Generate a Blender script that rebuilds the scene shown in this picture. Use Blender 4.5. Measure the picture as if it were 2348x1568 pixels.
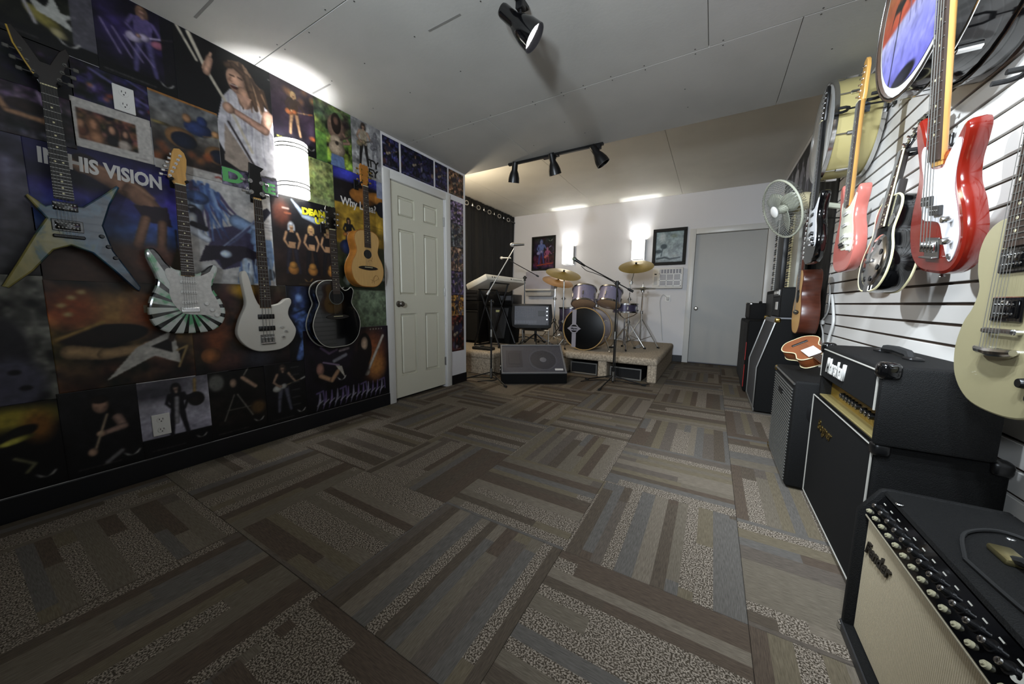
import bpy, bmesh, math, random
import numpy as np
from mathutils import Vector, Matrix, Quaternion
random.seed(7); RNG = np.random.default_rng(7)
PI = math.pi
for o in list(bpy.data.objects): bpy.data.objects.remove(o)
SC = bpy.context.scene
COL = SC.collection
XL, XR, YB, YF, YS = -2.575, 0.77, 6.315, 3.285, -2.0     # left wall, right wall, back wall, ceiling step, wall behind the camera
H1, H2, XC = 2.43, 2.73, -3.76                            # near ceiling, stage ceiling, recess wall

# ---------------------------------------------------------------- camera
cam = bpy.data.cameras.new('camera'); cam_o = bpy.data.objects.new('camera', cam); COL.objects.link(cam_o)
cam.sensor_width = 36; cam.lens = 778/2348*36; cam.clip_start = .02
ax_x = Vector((.862, .507, .010)); ax_y = Vector((-.068, .096, .993)); 
ax_x.normalize(); ax_z = ax_x.cross(ax_y).normalized(); ax_y = ax_z.cross(ax_x)
M3 = Matrix((ax_x, ax_y, ax_z)).transposed()
cam_o.matrix_world = Matrix.Translation((0, 0, .975)) @ M3.to_4x4()
SC.camera = cam_o
# ---------------------------------------------------------------- world, lamps that have no body in view, exposure
W = bpy.data.worlds.new('world'); SC.world = W; W.use_nodes = True
W.node_tree.nodes['Background'].inputs[0].default_value = (.8, .85, 1, 1)
W.node_tree.nodes['Background'].inputs[1].default_value = .02
SC.view_settings.view_transform = 'Standard'; SC.view_settings.look = 'None'
SC.view_settings.exposure = 1.75; SC.view_settings.gamma = 1; SC.view_settings.use_curve_mapping = False
def lamp(kind, name, loc, power, col=(1, .97, .93), aim=None, **k):
    l = bpy.data.lights.new(name, kind); l.energy = power; l.color = col
    for a, v in k.items(): setattr(l, a, v)
    o = bpy.data.objects.new(name, l); COL.objects.link(o); o.location = loc
    if aim is not None: o.rotation_euler = (Vector(aim)-Vector(loc)).to_track_quat('-Z', 'Y').to_euler()
    return o
CW = (.88, .98, 1.08)
# spots of the two ceiling tracks over the camera, then an added floor fill
lamp('SPOT', 'spot_light', (-.845, 1.62, 2.185), 48, CW, (.77, 2.35, .85), spot_size=1.5, spot_blend=.8, shadow_soft_size=.03)
lamp('SPOT', 'spot_light', (-.05, .62, 2.2), 27, CW, (.77, 1.75, 1.1), spot_size=1.9, spot_blend=.8, shadow_soft_size=.03)
lamp('SPOT', 'spot_light', (.0, .9, 2.2), 24, CW, (.77, 2.3, 1.0), spot_size=1.8, spot_blend=.8, shadow_soft_size=.03)
lamp('SPOT', 'spot_light', (.1, .2, 2.2), 32, CW, (.1, 1.5, 0), spot_size=1.2, spot_blend=1, shadow_soft_size=.06)  # unseen spot added to brighten the floor ahead
# added ceiling and stage fills, then the warm lamp in the recess behind the poster wall
lamp('SPOT', 'ceiling_fill', (-.3, -.8, 1.5), 60, CW, (-.55, 1.5, 2.43), spot_size=2.4, spot_blend=1, shadow_soft_size=.12)  # no real fixture: added behind the camera to lift the near ceiling
lamp('SPOT', 'stage_fill', (-.5, -1.6, 1.9), 98, CW, (-.75, 4.5, 2.0), spot_size=1.15, spot_blend=1, shadow_soft_size=.1)  # unseen frontal fill, added to brighten the back wall and stage
lamp('POINT', 'recess_lamp', (-3.0, 3.5, 2.3), 12, (1, .85, .62), shadow_soft_size=.05)

# ---------------------------------------------------------------- materials
def lin(c):
    if isinstance(c, str):
        c = c.lstrip('#'); c = [int(c[i:i+2], 16)/255 for i in (0, 2, 4)]
    return tuple((x/12.92 if x <= .04045 else ((x+.055)/1.055)**2.4) for x in c)
MATS = {}
def mat(name, col, rough=.5, metal=0., spec=.5, noise=0., nscale=40., bump=0., bscale=200., emit=0., coat=0., stretch=None, alpha=None):
    if name in MATS: return MATS[name]
    m = bpy.data.materials.new(name); m.use_nodes = True; MATS[name] = m
    nt = m.node_tree; b = nt.nodes['Principled BSDF']; c = lin(col)
    b.inputs['Base Color'].default_value = (*c, 1); b.inputs['Roughness'].default_value = rough
    b.inputs['Metallic'].default_value = metal; b.inputs['Specular IOR Level'].default_value = spec
    b.inputs['Coat Weight'].default_value = coat
    if emit: b.inputs['Emission Color'].default_value = (*c, 1); b.inputs['Emission Strength'].default_value = emit
    if alpha is not None: b.inputs['Alpha'].default_value = alpha
    tc = None
    def coords():
        nonlocal tc
        if tc is None:
            tc = nt.nodes.new('ShaderNodeTexCoord').outputs['Object']
            if stretch:
                mp = nt.nodes.new('ShaderNodeMapping'); mp.inputs['Scale'].default_value = stretch
                nt.links.new(tc, mp.inputs[0]); tc = mp.outputs[0]
        return tc
    if noise:
        n = nt.nodes.new('ShaderNodeTexNoise'); n.inputs['Scale'].default_value = nscale; n.inputs['Detail'].default_value = 4
        nt.links.new(coords(), n.inputs['Vector'])
        r = nt.nodes.new('ShaderNodeValToRGB')
        r.color_ramp.elements[0].position = .3; r.color_ramp.elements[1].position = .7
        r.color_ramp.elements[0].color = (*[max(0, x*(1-noise)) for x in c], 1)
        r.color_ramp.elements[1].color = (*[min(1, x*(1+noise)) for x in c], 1)
        nt.links.new(n.outputs['Fac'], r.inputs[0]); nt.links.new(r.outputs[0], b.inputs['Base Color'])
    if bump:
        n = nt.nodes.new('ShaderNodeTexNoise'); n.inputs['Scale'].default_value = bscale; n.inputs['Detail'].default_value = 3
        nt.links.new(coords(), n.inputs['Vector'])
        bp = nt.nodes.new('ShaderNodeBump'); bp.inputs['Strength'].default_value = bump; bp.inputs['Distance'].default_value = .004
        nt.links.new(n.outputs['Fac'], bp.inputs['Height']); nt.links.new(bp.outputs[0], b.inputs['Normal'])
    return m
M_wall = mat('white_wall_paint', '#d4d2d3', .6, bump=.08, bscale=120)
M_ceil = mat('grey_ceiling_board', '#b2b0aa', .75, noise=.05, nscale=3, bump=.1, bscale=60)
M_ceil2 = mat('cream_ceiling_board', '#dad6cb', .7, noise=.04, nscale=3, bump=.1, bscale=60)
M_trim = mat('white_trim_gloss', '#cfcdc8', .35)
M_doorw = mat('ivory_door_paint', '#cfccba', .4, bump=.05, bscale=90)
M_doorg = mat('grey_door_paint', '#a09e99', .45, bump=.04, bscale=90)
M_blk = mat('black_plastic', '#0b0b0c', .45)
M_blks = mat('black_satin', '#0b0b0c', .35)
M_string = mat('string_steel', '#5a5853', .6, .2)
M_blkg = mat('black_gloss', '#060607', .08, coat=.5)
M_tolex = mat('black_tolex', '#0b0b0b', .65, spec=.22, noise=.5, nscale=350, bump=.5, bscale=420)
M_tolexd = mat('dark_tolex', '#060606', .7, spec=.18, noise=.4, nscale=350, bump=.5, bscale=420)
M_base = mat('black_baseboard', '#0c0d12', .4)
M_chrome = mat('chrome', '#d8d8d8', .14, 1)
M_steel = mat('brushed_steel', '#9c9b98', .35, 1)
M_brass = mat('gold_plated_metal', '#b49a57', .25, 1)
M_white = mat('white_plastic', '#d9d7d2', .35)
M_gap = mat('slot_brown', '#3a2a1c', .7)
M_slat = mat('white_slat', '#d9d6d1', .45)
M_rub = mat('black_rubber', '#0a0a0a', .8)
M_maple = mat('maple_wood', '#c2924c', .3, noise=.12, nscale=8, stretch=(8, 1, 8))
M_rose = mat('rosewood', '#2f2119', .45, noise=.3, nscale=20, stretch=(10, 1, 10))
M_ebony = mat('ebony', '#15110f', .4)
M_spruce = mat('spruce_wood', '#c79a5c', .35, noise=.1, nscale=12, stretch=(14, 1, 1))
M_mahog = mat('mahogany', '#4a2418', .3, noise=.25, nscale=10, stretch=(1, 6, 1))
M_cream = mat('cream_plastic', '#d8cfa4', .4)
M_mint = mat('aged_white_pickguard', '#d5d2bd', .3)

# ---------------------------------------------------------------- mesh tools
def catmull(pts, n=6, closed=True):
    P = [Vector(p) for p in pts]; N = len(P); out = []
    rng = range(N) if closed else range(N-1)
    for i in rng:
        if closed: a, b, c, d = P[i-1], P[i], P[(i+1) % N], P[(i+2) % N]
        else: a, b, c, d = P[max(i-1, 0)], P[i], P[i+1], P[min(i+2, N-1)]
        for k in range(n):
            t = k/n
            out.append(.5*((2*b)+(c-a)*t+(2*a-5*b+4*c-d)*t*t+(3*b-a-3*c+d)*t**3))
    if not closed: out.append(P[-1])
    return out
class MB:
    def __init__(s): s.bm = bmesh.new()
    def box(s, lo, hi, bev=0., seg=1, rot=None):
        lo, hi = Vector(lo), Vector(hi); c = (lo+hi)/2; d = hi-lo
        g = bmesh.ops.create_cube(s.bm, size=1)['verts']
        for v in g: v.co = Vector((v.co.x*d.x, v.co.y*d.y, v.co.z*d.z))
        if bev:
            es = list({e for v in g for e in v.link_edges})
            g = list({v for f in bmesh.ops.bevel(s.bm, geom=es, offset=bev, segments=seg, affect='EDGES', profile=.5)['faces'] for v in f.verts} | {v for v in g if v.is_valid})
        for v in g: v.co = (rot @ v.co if rot else v.co)+c
        return s
    def ring(s, c, u, v, r, n, ry=None):
        return [s.bm.verts.new(c+u*(r*math.cos(2*PI*i/n))+v*((ry or r)*math.sin(2*PI*i/n))) for i in range(n)]
    def bridge(s, a, b):
        n = len(a)
        for i in range(n): s.bm.faces.new((a[i], a[(i+1) % n], b[(i+1) % n], b[i]))
    def cyl(s, p0, p1, r0, r1=None, n=12, cap=True):
        p0, p1 = Vector(p0), Vector(p1); r1 = r0 if r1 is None else r1
        d = (p1-p0).normalized(); u = d.orthogonal().normalized(); v = d.cross(u)
        a, b = s.ring(p0, u, v, r0, n), s.ring(p1, u, v, r1, n); s.bridge(a, b)
        if cap: s.bm.faces.new(a[::-1]); s.bm.faces.new(b)
        return s
    def tube(s, pts, r, n=8, closed=False):
        P = [Vector(p) for p in pts]; N = len(P); rings = []; u = None
        for i in range(N):
            t = (P[(i+1) % N]-P[i-1]) if closed else (P[min(i+1, N-1)]-P[max(i-1, 0)])
            t.normalize()
            u = t.orthogonal().normalized() if u is None else (u-t*u.dot(t)).normalized()
            rr = r[i] if isinstance(r, (list, tuple)) else r
            rings.append(s.ring(P[i], u, t.cross(u), rr, n))
        for i in range(N-1): s.bridge(rings[i], rings[i+1])
        if closed: s.bridge(rings[-1], rings[0])
        else: s.bm.faces.new(rings[0][::-1]); s.bm.faces.new(rings[-1])
        return s
    def lathe(s, prof, o=(0, 0, 0), d=(0, 0, 1), n=24):
        o, d = Vector(o), Vector(d).normalized(); u = d.orthogonal().normalized(); v = d.cross(u); prev = None
        for r, h in prof:
            cur = s.ring(o+d*h, u, v, r, n) if r > 1e-6 else [s.bm.verts.new(o+d*h)]
            if prev is not None:
                if len(prev) == 1 and len(cur) == 1: pass
                elif len(prev) == 1: [s.bm.faces.new((prev[0], cur[(i+1) % n], cur[i])) for i in range(n)]
                elif len(cur) == 1: [s.bm.faces.new((prev[i], prev[(i+1) % n], cur[0])) for i in range(n)]
                else: s.bridge(prev, cur)
            prev = cur
        return s
    def prism(s, out, z0, z1, bev=0.):
        # outline in x, y (counter-clockwise), between z0 and z1; bev > 0 rounds both rims
        P = [Vector((p[0], p[1])) for p in out]; n = len(P)
        ar = sum(P[i].x*P[(i+1) % n].y-P[(i+1) % n].x*P[i].y for i in range(n))
        if ar < 0: P.reverse()
        def off(b):
            r = []
            for i in range(n):
                t = (P[(i+1) % n]-P[i-1]).normalized(); r.append(P[i]+Vector((-t.y, t.x))*b)
            return r
        lay = [(0, z0), (0, z1)] if not bev else [(bev, z0), (bev*.3, z0+bev*.3), (0, z0+bev), (0, z1-bev), (bev*.3, z1-bev*.3), (bev, z1)]
        rings = []
        for b, z in lay:
            q = off(b) if b else P
            rings.append([s.bm.verts.new((p.x, p.y, z)) for p in q])
        for a, b in zip(rings, rings[1:]): s.bridge(a, b)
        s.bm.faces.new(rings[0][::-1]); s.bm.faces.new(rings[-1])
        return s
    def face(s, pts):
        s.bm.faces.new([s.bm.verts.new(p) for p in pts]); return s
    def xf(s, m):
        bmesh.ops.transform(s.bm, matrix=m, verts=s.bm.verts); return s
    def build(s, name, m, parent=None, smooth=True, ang=.6, loc=None):
        me = bpy.data.meshes.new(name)
        bmesh.ops.recalc_face_normals(s.bm, faces=s.bm.faces); s.bm.to_mesh(me); s.bm.free()
        me.materials.append(m)
        if smooth:
            me.shade_smooth()
            me.set_sharp_from_angle(angle=ang)
            for p_ in me.polygons:
                if p_.loop_total > 8: p_.use_smooth = False
        o = bpy.data.objects.new(name, me); COL.objects.link(o)
        if parent: o.parent = parent
        if loc: o.location = loc
        return o
def tag(o, label=None, cat=None, group=None, kind=None):
    for k, v in (('label', label), ('category', cat), ('group', group), ('kind', kind)):
        if v: o[k] = v
    return o
def thing(name, label, cat, loc=(0, 0, 0), rot=None, group=None):
    o = bpy.data.objects.new(name, None); COL.objects.link(o); o.empty_display_size = .05
    o.matrix_world = Matrix.Translation(loc) @ (rot.to_4x4() if rot else Matrix())
    return tag(o, label, cat, group)
def struct(name, mb, m, parent=None, **k):
    o = mb.build(name, m, parent, **k)
    if not parent: o['kind'] = 'structure'
    return o
def dup(o, name=None, parent=None, loc=None):
    c = o.copy(); COL.objects.link(c)
    if parent: c.parent = parent
    if loc is not None: c.location = loc
    return c
def text(s, size, m, parent, mtx, ext=.0008, name='lettering', shear=0., bold=0., align='CENTER', sx=1.):
    cu = bpy.data.curves.new(name, 'FONT'); cu.body = s; cu.size = size; cu.extrude = ext; cu.shear = shear; cu.offset = bold
    cu.align_x = align; cu.align_y = 'CENTER'; cu.resolution_u = 3
    t = bpy.data.objects.new(name, cu); COL.objects.link(t)
    me = bpy.data.meshes.new_from_object(t.evaluated_get(bpy.context.evaluated_depsgraph_get()))
    bpy.data.objects.remove(t); me.materials.clear(); me.materials.append(m)
    o = bpy.data.objects.new(name, me); COL.objects.link(o); o.parent = parent
    o.matrix_local = mtx @ Matrix.Diagonal((sx, 1, 1, 1))
    return o
def fr(x, y, z):      # rotation whose columns are the three given axes
    return Matrix((Vector(x), Vector(y), Vector(z))).transposed()
R_LEFT = fr((0, 1, 0), (0, 0, 1), (1, 0, 0))       # things on the left wall: x along the wall, y up, z into the room
R_RIGHT = fr((0, -1, 0), (0, 0, 1), (-1, 0, 0))    # on the right wall
R_BACK = fr((1, 0, 0), (0, 0, 1), (0, -1, 0))      # on the back wall
def T(x, y, z=0): return Matrix.Translation((x, y, z))
# ================================================================ the setting
# ---- carpet tiles
def carpet_mat():
    m = bpy.data.materials.new('striped_carpet_tile'); m.use_nodes = True; nt = m.node_tree; L = nt.links.new
    b = nt.nodes['Principled BSDF']; b.inputs['Roughness'].default_value = .95; b.inputs['Specular IOR Level'].default_value = .1
    N = nt.nodes.new
    tc = N('ShaderNodeTexCoord'); sp = N('ShaderNodeSeparateXYZ'); L(tc.outputs['Object'], sp.inputs[0]); oi = N('ShaderNodeObjectInfo')
    def ma(op, a, b_=None, c=None):
        n = N('ShaderNodeMath'); n.operation = op
        for i, v in enumerate((a, b_, c)):
            if v is None: continue
            if isinstance(v, (int, float)): n.inputs[i].default_value = v
            else: L(v, n.inputs[i])
        return n.outputs[0]
    def wn(v3, w=None):
        n = N('ShaderNodeTexWhiteNoise'); n.noise_dimensions = '3D'
        cb = N('ShaderNodeCombineXYZ')
        for i, v in enumerate(v3):
            if isinstance(v, (int, float)): cb.inputs[i].default_value = v
            else: L(v, cb.inputs[i])
        L(cb.outputs[0], n.inputs['Vector']); return n.outputs['Value']
    orr = ma('MULTIPLY', oi.outputs['Random'], 91.)
    wob = ma('MULTIPLY', ma('SINE', ma('MULTIPLY_ADD', sp.outputs[0], 23., orr)), .011)
    si = ma('FLOOR', ma('DIVIDE', ma('ADD', ma('ADD', sp.outputs[0], wob), .3), .0515))
    h1 = wn((si, 3.3, orr))
    seg = ma('FLOOR', ma('DIVIDE', ma('ADD', sp.outputs[1], ma('MULTIPLY_ADD', h1, 1.5, .3)), .95))
    h2 = wn((si, seg, orr)); h3 = wn((si, ma('ADD', seg, 17.), ma('ADD', orr, 5.)))
    rp = N('ShaderNodeValToRGB'); rp.color_ramp.interpolation = 'CONSTANT'
    els = [(0, '#544b41'), (.16, '#686054'), (.32, '#5c544c'), (.46, '#70675b'), (.6, '#5f5b56'), (.72, '#685f4f'), (.85, '#554a40')]
    e = rp.color_ramp.elements
    e[0].color = (*lin(els[0][1]), 1); e[1].position = els[1][0]; e[1].color = (*lin(els[1][1]), 1)
    for p, c in els[2:]:
        q = e.new(p); q.color = (*lin(c), 1)
    L(h2, rp.inputs[0])
    nz = N('ShaderNodeTexNoise'); nz.inputs['Scale'].default_value = 230; nz.inputs['Detail'].default_value = 2
    mp = N('ShaderNodeMapping'); mp.inputs['Scale'].default_value = (1, .8, 1); L(tc.outputs['Object'], mp.inputs[0]); L(mp.outputs[0], nz.inputs['Vector'])
    r2 = N('ShaderNodeValToRGB'); r2.color_ramp.elements[0].position = .45; r2.color_ramp.elements[1].position = .58
    r2.color_ramp.elements[0].color = (*lin('#453d33'), 1); r2.color_ramp.elements[1].color = (*lin('#9a8f82'), 1); L(nz.outputs['Fac'], r2.inputs[0])
    mx = N('ShaderNodeMix'); mx.data_type = 'RGBA'; L(ma('GREATER_THAN', h3, .76), mx.inputs['Factor'])
    L(rp.outputs[0], mx.inputs['A']); L(r2.outputs[0], mx.inputs['B'])
    n3 = N('ShaderNodeTexNoise'); n3.inputs['Scale'].default_value = 60; mp2 = N('ShaderNodeMapping'); mp2.inputs['Scale'].default_value = (6, .5, 1)
    L(tc.outputs['Object'], mp2.inputs[0]); L(mp2.outputs[0], n3.inputs['Vector'])
    m2 = N('ShaderNodeMix'); m2.data_type = 'RGBA'; m2.blend_type = 'MULTIPLY'; m2.inputs['Factor'].default_value = 1
    r3 = N('ShaderNodeMapRange'); r3.inputs['From Min'].default_value = .3; r3.inputs['From Max'].default_value = .7
    r3.inputs['To Min'].default_value = .7; r3.inputs['To Max'].default_value = 1.15; L(n3.outputs['Fac'], r3.inputs['Value'])
    L(mx.outputs['Result'], m2.inputs['A']); L(r3.outputs['Result'], m2.inputs['B']); L(m2.outputs['Result'], b.inputs['Base Color'])
    n4 = N('ShaderNodeTexNoise'); n4.inputs['Scale'].default_value = 500; L(tc.outputs['Object'], n4.inputs['Vector'])
    bp = N('ShaderNodeBump'); bp.inputs['Strength'].default_value = .5; bp.inputs['Distance'].default_value = .004
    L(n4.outputs['Fac'], bp.inputs['Height']); L(bp.outputs[0], b.inputs['Normal'])
    return m
M_carpet = carpet_mat()
floor = struct('floor', MB().box((XC-.1, YS-.1, -.08), (XR+.1, YB+.1, -.007)), mat('floor_screed', '#2a2622', .9))
tile_cache = {}
def tile(i, j):
    x0, y0 = -.449+.61*i, .566+.61*j; g = .0006
    lo = [max(x0, XC), max(y0, YS)]; hi = [min(x0+.61, XR), min(y0+.61, YB)]
    if lo[0] < XL-.06 and hi[1] < YF: lo[0] = XL-.06
    if hi[0]-lo[0] < .02 or hi[1]-lo[1] < .02: return
    if hi[0] < XL and hi[1] < YF: return
    rot = (i+j) % 2 == 0
    cx, cy = x0+.305, y0+.305
    a = (round(lo[0]-cx, 4), round(lo[1]-cy, 4), round(hi[0]-cx, 4), round(hi[1]-cy, 4))
    if rot: a = (a[1], -a[2], a[3], -a[0])
    if a not in tile_cache:
        o = MB().box((a[0]+g, a[1]+g, -.007), (a[2]-g, a[3]-g, 0), .0012).build('carpet_tile', M_carpet, floor)
        tile_cache[a] = o
    else:
        o = dup(tile_cache[a], parent=floor)
    o.location = (cx, cy, 0); o.rotation_euler = (0, 0, PI/2 if rot else 0)
for i in range(-6, 3):
    for j in range(-5, 10): tile(i, j)
# ---- walls
w = MB().box((XL-.12, YS-.1, 0), (XL, 2.19, H1+.02)).box((XL-.12, 2.915, 0), (XL, 3.275, H2)).box((XL-.12, 2.19, 2.065), (XL, 2.915, H1+.02)).box((XL-.4, 2.0, 0), (XL-.36, 3.1, H1))
struct('wall_left', w, M_wall)
struct('wall_recess', MB().box((XC-.1, 3.155, 0), (XC, YB, H2)).box((XC, 3.155, 0), (XL-.12, 3.275, H2)), M_wall)
struct('wall_back', MB().box((XC-.1, YB, 0), (-.305, YB+.12, H2)).box((.635, YB, 0), (XR+.1, YB+.12, H2)).box((-.305, YB, 2.085), (.635, YB+.12, H2)).box((-.4, YB+.3, 0), (.7, YB+.34, 2.2)), M_wall)
struct('wall_right', MB().box((XR+.012, YS-.1, 0), (XR+.13, YB+.1, H2)).box((XR, 3.56, 0), (XR+.012, YB, H2)), M_wall)
struct('wall_front', MB().box((XL-.1, YS-.12, 0), (XR+.1, YS, H1)), M_wall)
# ---- slat panels on the right wall
sw = MB().box((XR+.004, YS, 0), (XR+.0125, 3.555, H1)).build('slat_backing', M_gap, None); sw['kind'] = 'structure'; sw.name = 'trim_slatwall'
first = None; pitch = .0765; zz = .984-pitch*12-.0055
for k in range(32):
    z0 = zz+k*pitch+.011; z1 = min(z0+pitch-.011, H1)
    if z1 < .01: continue
    if first is None or z1-z0 < pitch-.0115:
        o = MB().box((-.0065, -(3.555-YS)/2, -(z1-z0)/2), (.0065, (3.555-YS)/2, (z1-z0)/2), .0015).build('slat', M_slat, sw)
        first = first or o
    else: o = dup(first, parent=sw)
    o.location = (XR-.0015, (3.555+YS)/2, (z0+z1)/2)
# ---- ceilings: boards with open seams
c = struct('ceiling', MB().box((XL-.1, YS-.1, H1+.012), (XR+.12, YF, H1+.03)).box((XL-.12, YF-.03, H1+.004), (XR+.1, YF, H2)), M_ceil)
def board(x0, x1, y0, y1, z, m, par):
    g = .0016
    MB().box((x0+g, y0+g, z), (x1-g, y1-g, z+.012), .0015).build('ceiling_board', m, par)
for y0, y1, xs in ((YS, -1.27, (XL, -.6, XR)), (-1.27, -.05, (XL, -.9, XR)), (-.05, 1.17, (XL, -.12, XR)), (1.17, 2.39, (XL, -.12, XR)), (2.39, YF, (XL, -1.665, .3, XR))):
    for a, b_ in zip(xs, xs[1:]): board(a, b_, y0, y1, H1, M_ceil, c)
c2 = struct('ceiling_stage', MB().box((XC-.1, YF, H2+.012), (XR+.12, YB+.1, H2+.03)).box((XC-.1, 3.1, H2+.012), (XL, YF, H2+.03)), M_ceil2)
for a, b_ in ((XC, -3.17), (-3.17, -1.95), (-1.95, -.54), (-.54, XR)): board(a, b_, YF, YB, H2, M_ceil2, c2)
s = MB()
for y in (-.05, 1.17, 2.39):
    for k in range(17):
        x = XL+.15+k*.2+random.uniform(-.05, .05)
        for dy in (-.02, .022):
            if random.random() < .62: s.cyl((x, y+dy, H1-.0012), (x, y+dy, H1+.002), .0042, n=6)
for y in (.3, .75, 1.5, 1.85, 2.75, 3.0):
    for x in (-2.3, -1.9, -1.5, -1.1, -.7, -.3, .1, .5):
        if random.random() < .55:
            x2 = x+random.uniform(-.06, .06); s.cyl((x2, y, H1-.0012), (x2, y, H1+.002), .0042, n=6)
tag(s.build('screw_heads', mat('dark_screw', '#3b3a36', .5), c), kind='stuff')
s = MB()
for x0, x1, y in ((-2.43, -2.21, .84), (-1.43, -1.21, 1.51), (-2.55, -2.34, 1.515)): s.box((x0, y-.006, H1-.0008), (x1, y+.006, H1+.001))
s.build('printed_mark', mat('grey_ink', '#7d7b76', .8), c)
# ---- door in the left wall
d = bpy.data.objects.new('door_1', None); COL.objects.link(d); d['kind'] = 'structure'; d['label'] = 'ivory six panel door in the poster wall'
lf = MB().box((XL-.06, 2.197, .03), (XL-.03, 2.908, 2.058))
xs0, zs0 = XL-.03, XL-.012
yy = [2.197, 2.285, 2.49, 2.61, 2.81, 2.908]; zv = [.03, .24, .85, 1.03, 1.645, 1.76, 1.945, 2.058]
for a, b_ in ((0, 1), (2, 3), (4, 5)): lf.box((xs0, yy[a], zv[0]), (zs0, yy[b_], zv[7]))
for a, b_ in ((0, 1), (2, 3), (4, 5), (6, 7)):
    for p, q in ((1, 2), (3, 4)): lf.box((xs0, yy[p], zv[a]), (zs0, yy[q], zv[b_]))
lf.build('door_leaf', M_doorw, d, ang=.4)
for p, q in ((1, 2), (3, 4)):
    for a, b_ in ((1, 2), (3, 4), (5, 6)):
        MB().box((xs0-.002, yy[p]+.016, zv[a]+.016), (zs0-.002, yy[q]-.016, zv[b_]-.016), .012).build('panel', M_doorw, d, ang=.4)
kb = MB().lathe([(.0, 0), (.03, 0), (.03, .006), (.012, .012), (.011, .03), (.024, .04), (.028, .052), (.02, .064), (0, .067)], (zs0, 2.262, .945), (1, 0, 0), 20)
kb.build('door_knob', mat('satin_nickel', '#8d8881', .3, 1), d)
for z in (.3, 1.08, 1.83): MB().box((zs0-.004, 2.899, z-.045), (zs0+.006, 2.917, z+.045), .003).cyl((zs0+.006, 2.912, z-.048), (zs0+.006, 2.912, z+.048), .006).build('hinge', M_steel, d)
def casing(name, y0, y1, zt, wd, mk):
    m = MB()
    mk(m, y0-wd, y0, 0, zt+wd); mk(m, y1, y1+wd, 0, zt+wd); mk(m, y0, y1, zt, zt+wd)
    return struct(name, m, M_trim)
casing('trim_1', 2.185, 2.925, 2.062, .072, lambda m, a, b_, z0, z1: m.box((XL-.1, a, z0), (XL+.014, b_, z1), .005, 2))
# ---- grey door in the back wall
d2 = bpy.data.objects.new('door_2', None); COL.objects.link(d2); d2['kind'] = 'structure'; d2['label'] = 'flat grey door in the back wall'
MB().box((-.3, YB+.045, .012), (.63, YB+.085, 2.08), .002).build('door_leaf', M_doorg, d2)
MB().lathe([(0, 0), (.03, 0), (.03, .006), (.012, .012), (.011, .03), (.024, .04), (.028, .052), (.02, .064), (0, .067)], (-.235, YB+.045, .9), (0, -1, 0), 20).build('door_knob', mat('satin_nickel', '#8d8881', .3, 1), d2)
casing('trim_2', -.303, .633, 2.083, .085, lambda m, a, b_, z0, z1: m.box((a, YB-.014, z0), (b_, YB+.1, z1), .005, 2))
# ---- baseboards
struct('baseboard_left', MB().box((XL, YS, 0), (XL+.012, 2.113, .11), .003).box((XL, 2.998, 0), (XL+.012, 3.275, .11), .003), M_base)
struct('baseboard_back', MB().box((XC, YB-.012, 0), (-.39, YB, .11), .003), M_base)
struct('baseboard_recess', MB().box((XC, 3.28, 0), (XC+.012, YB, .11), .003), M_base)
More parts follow.
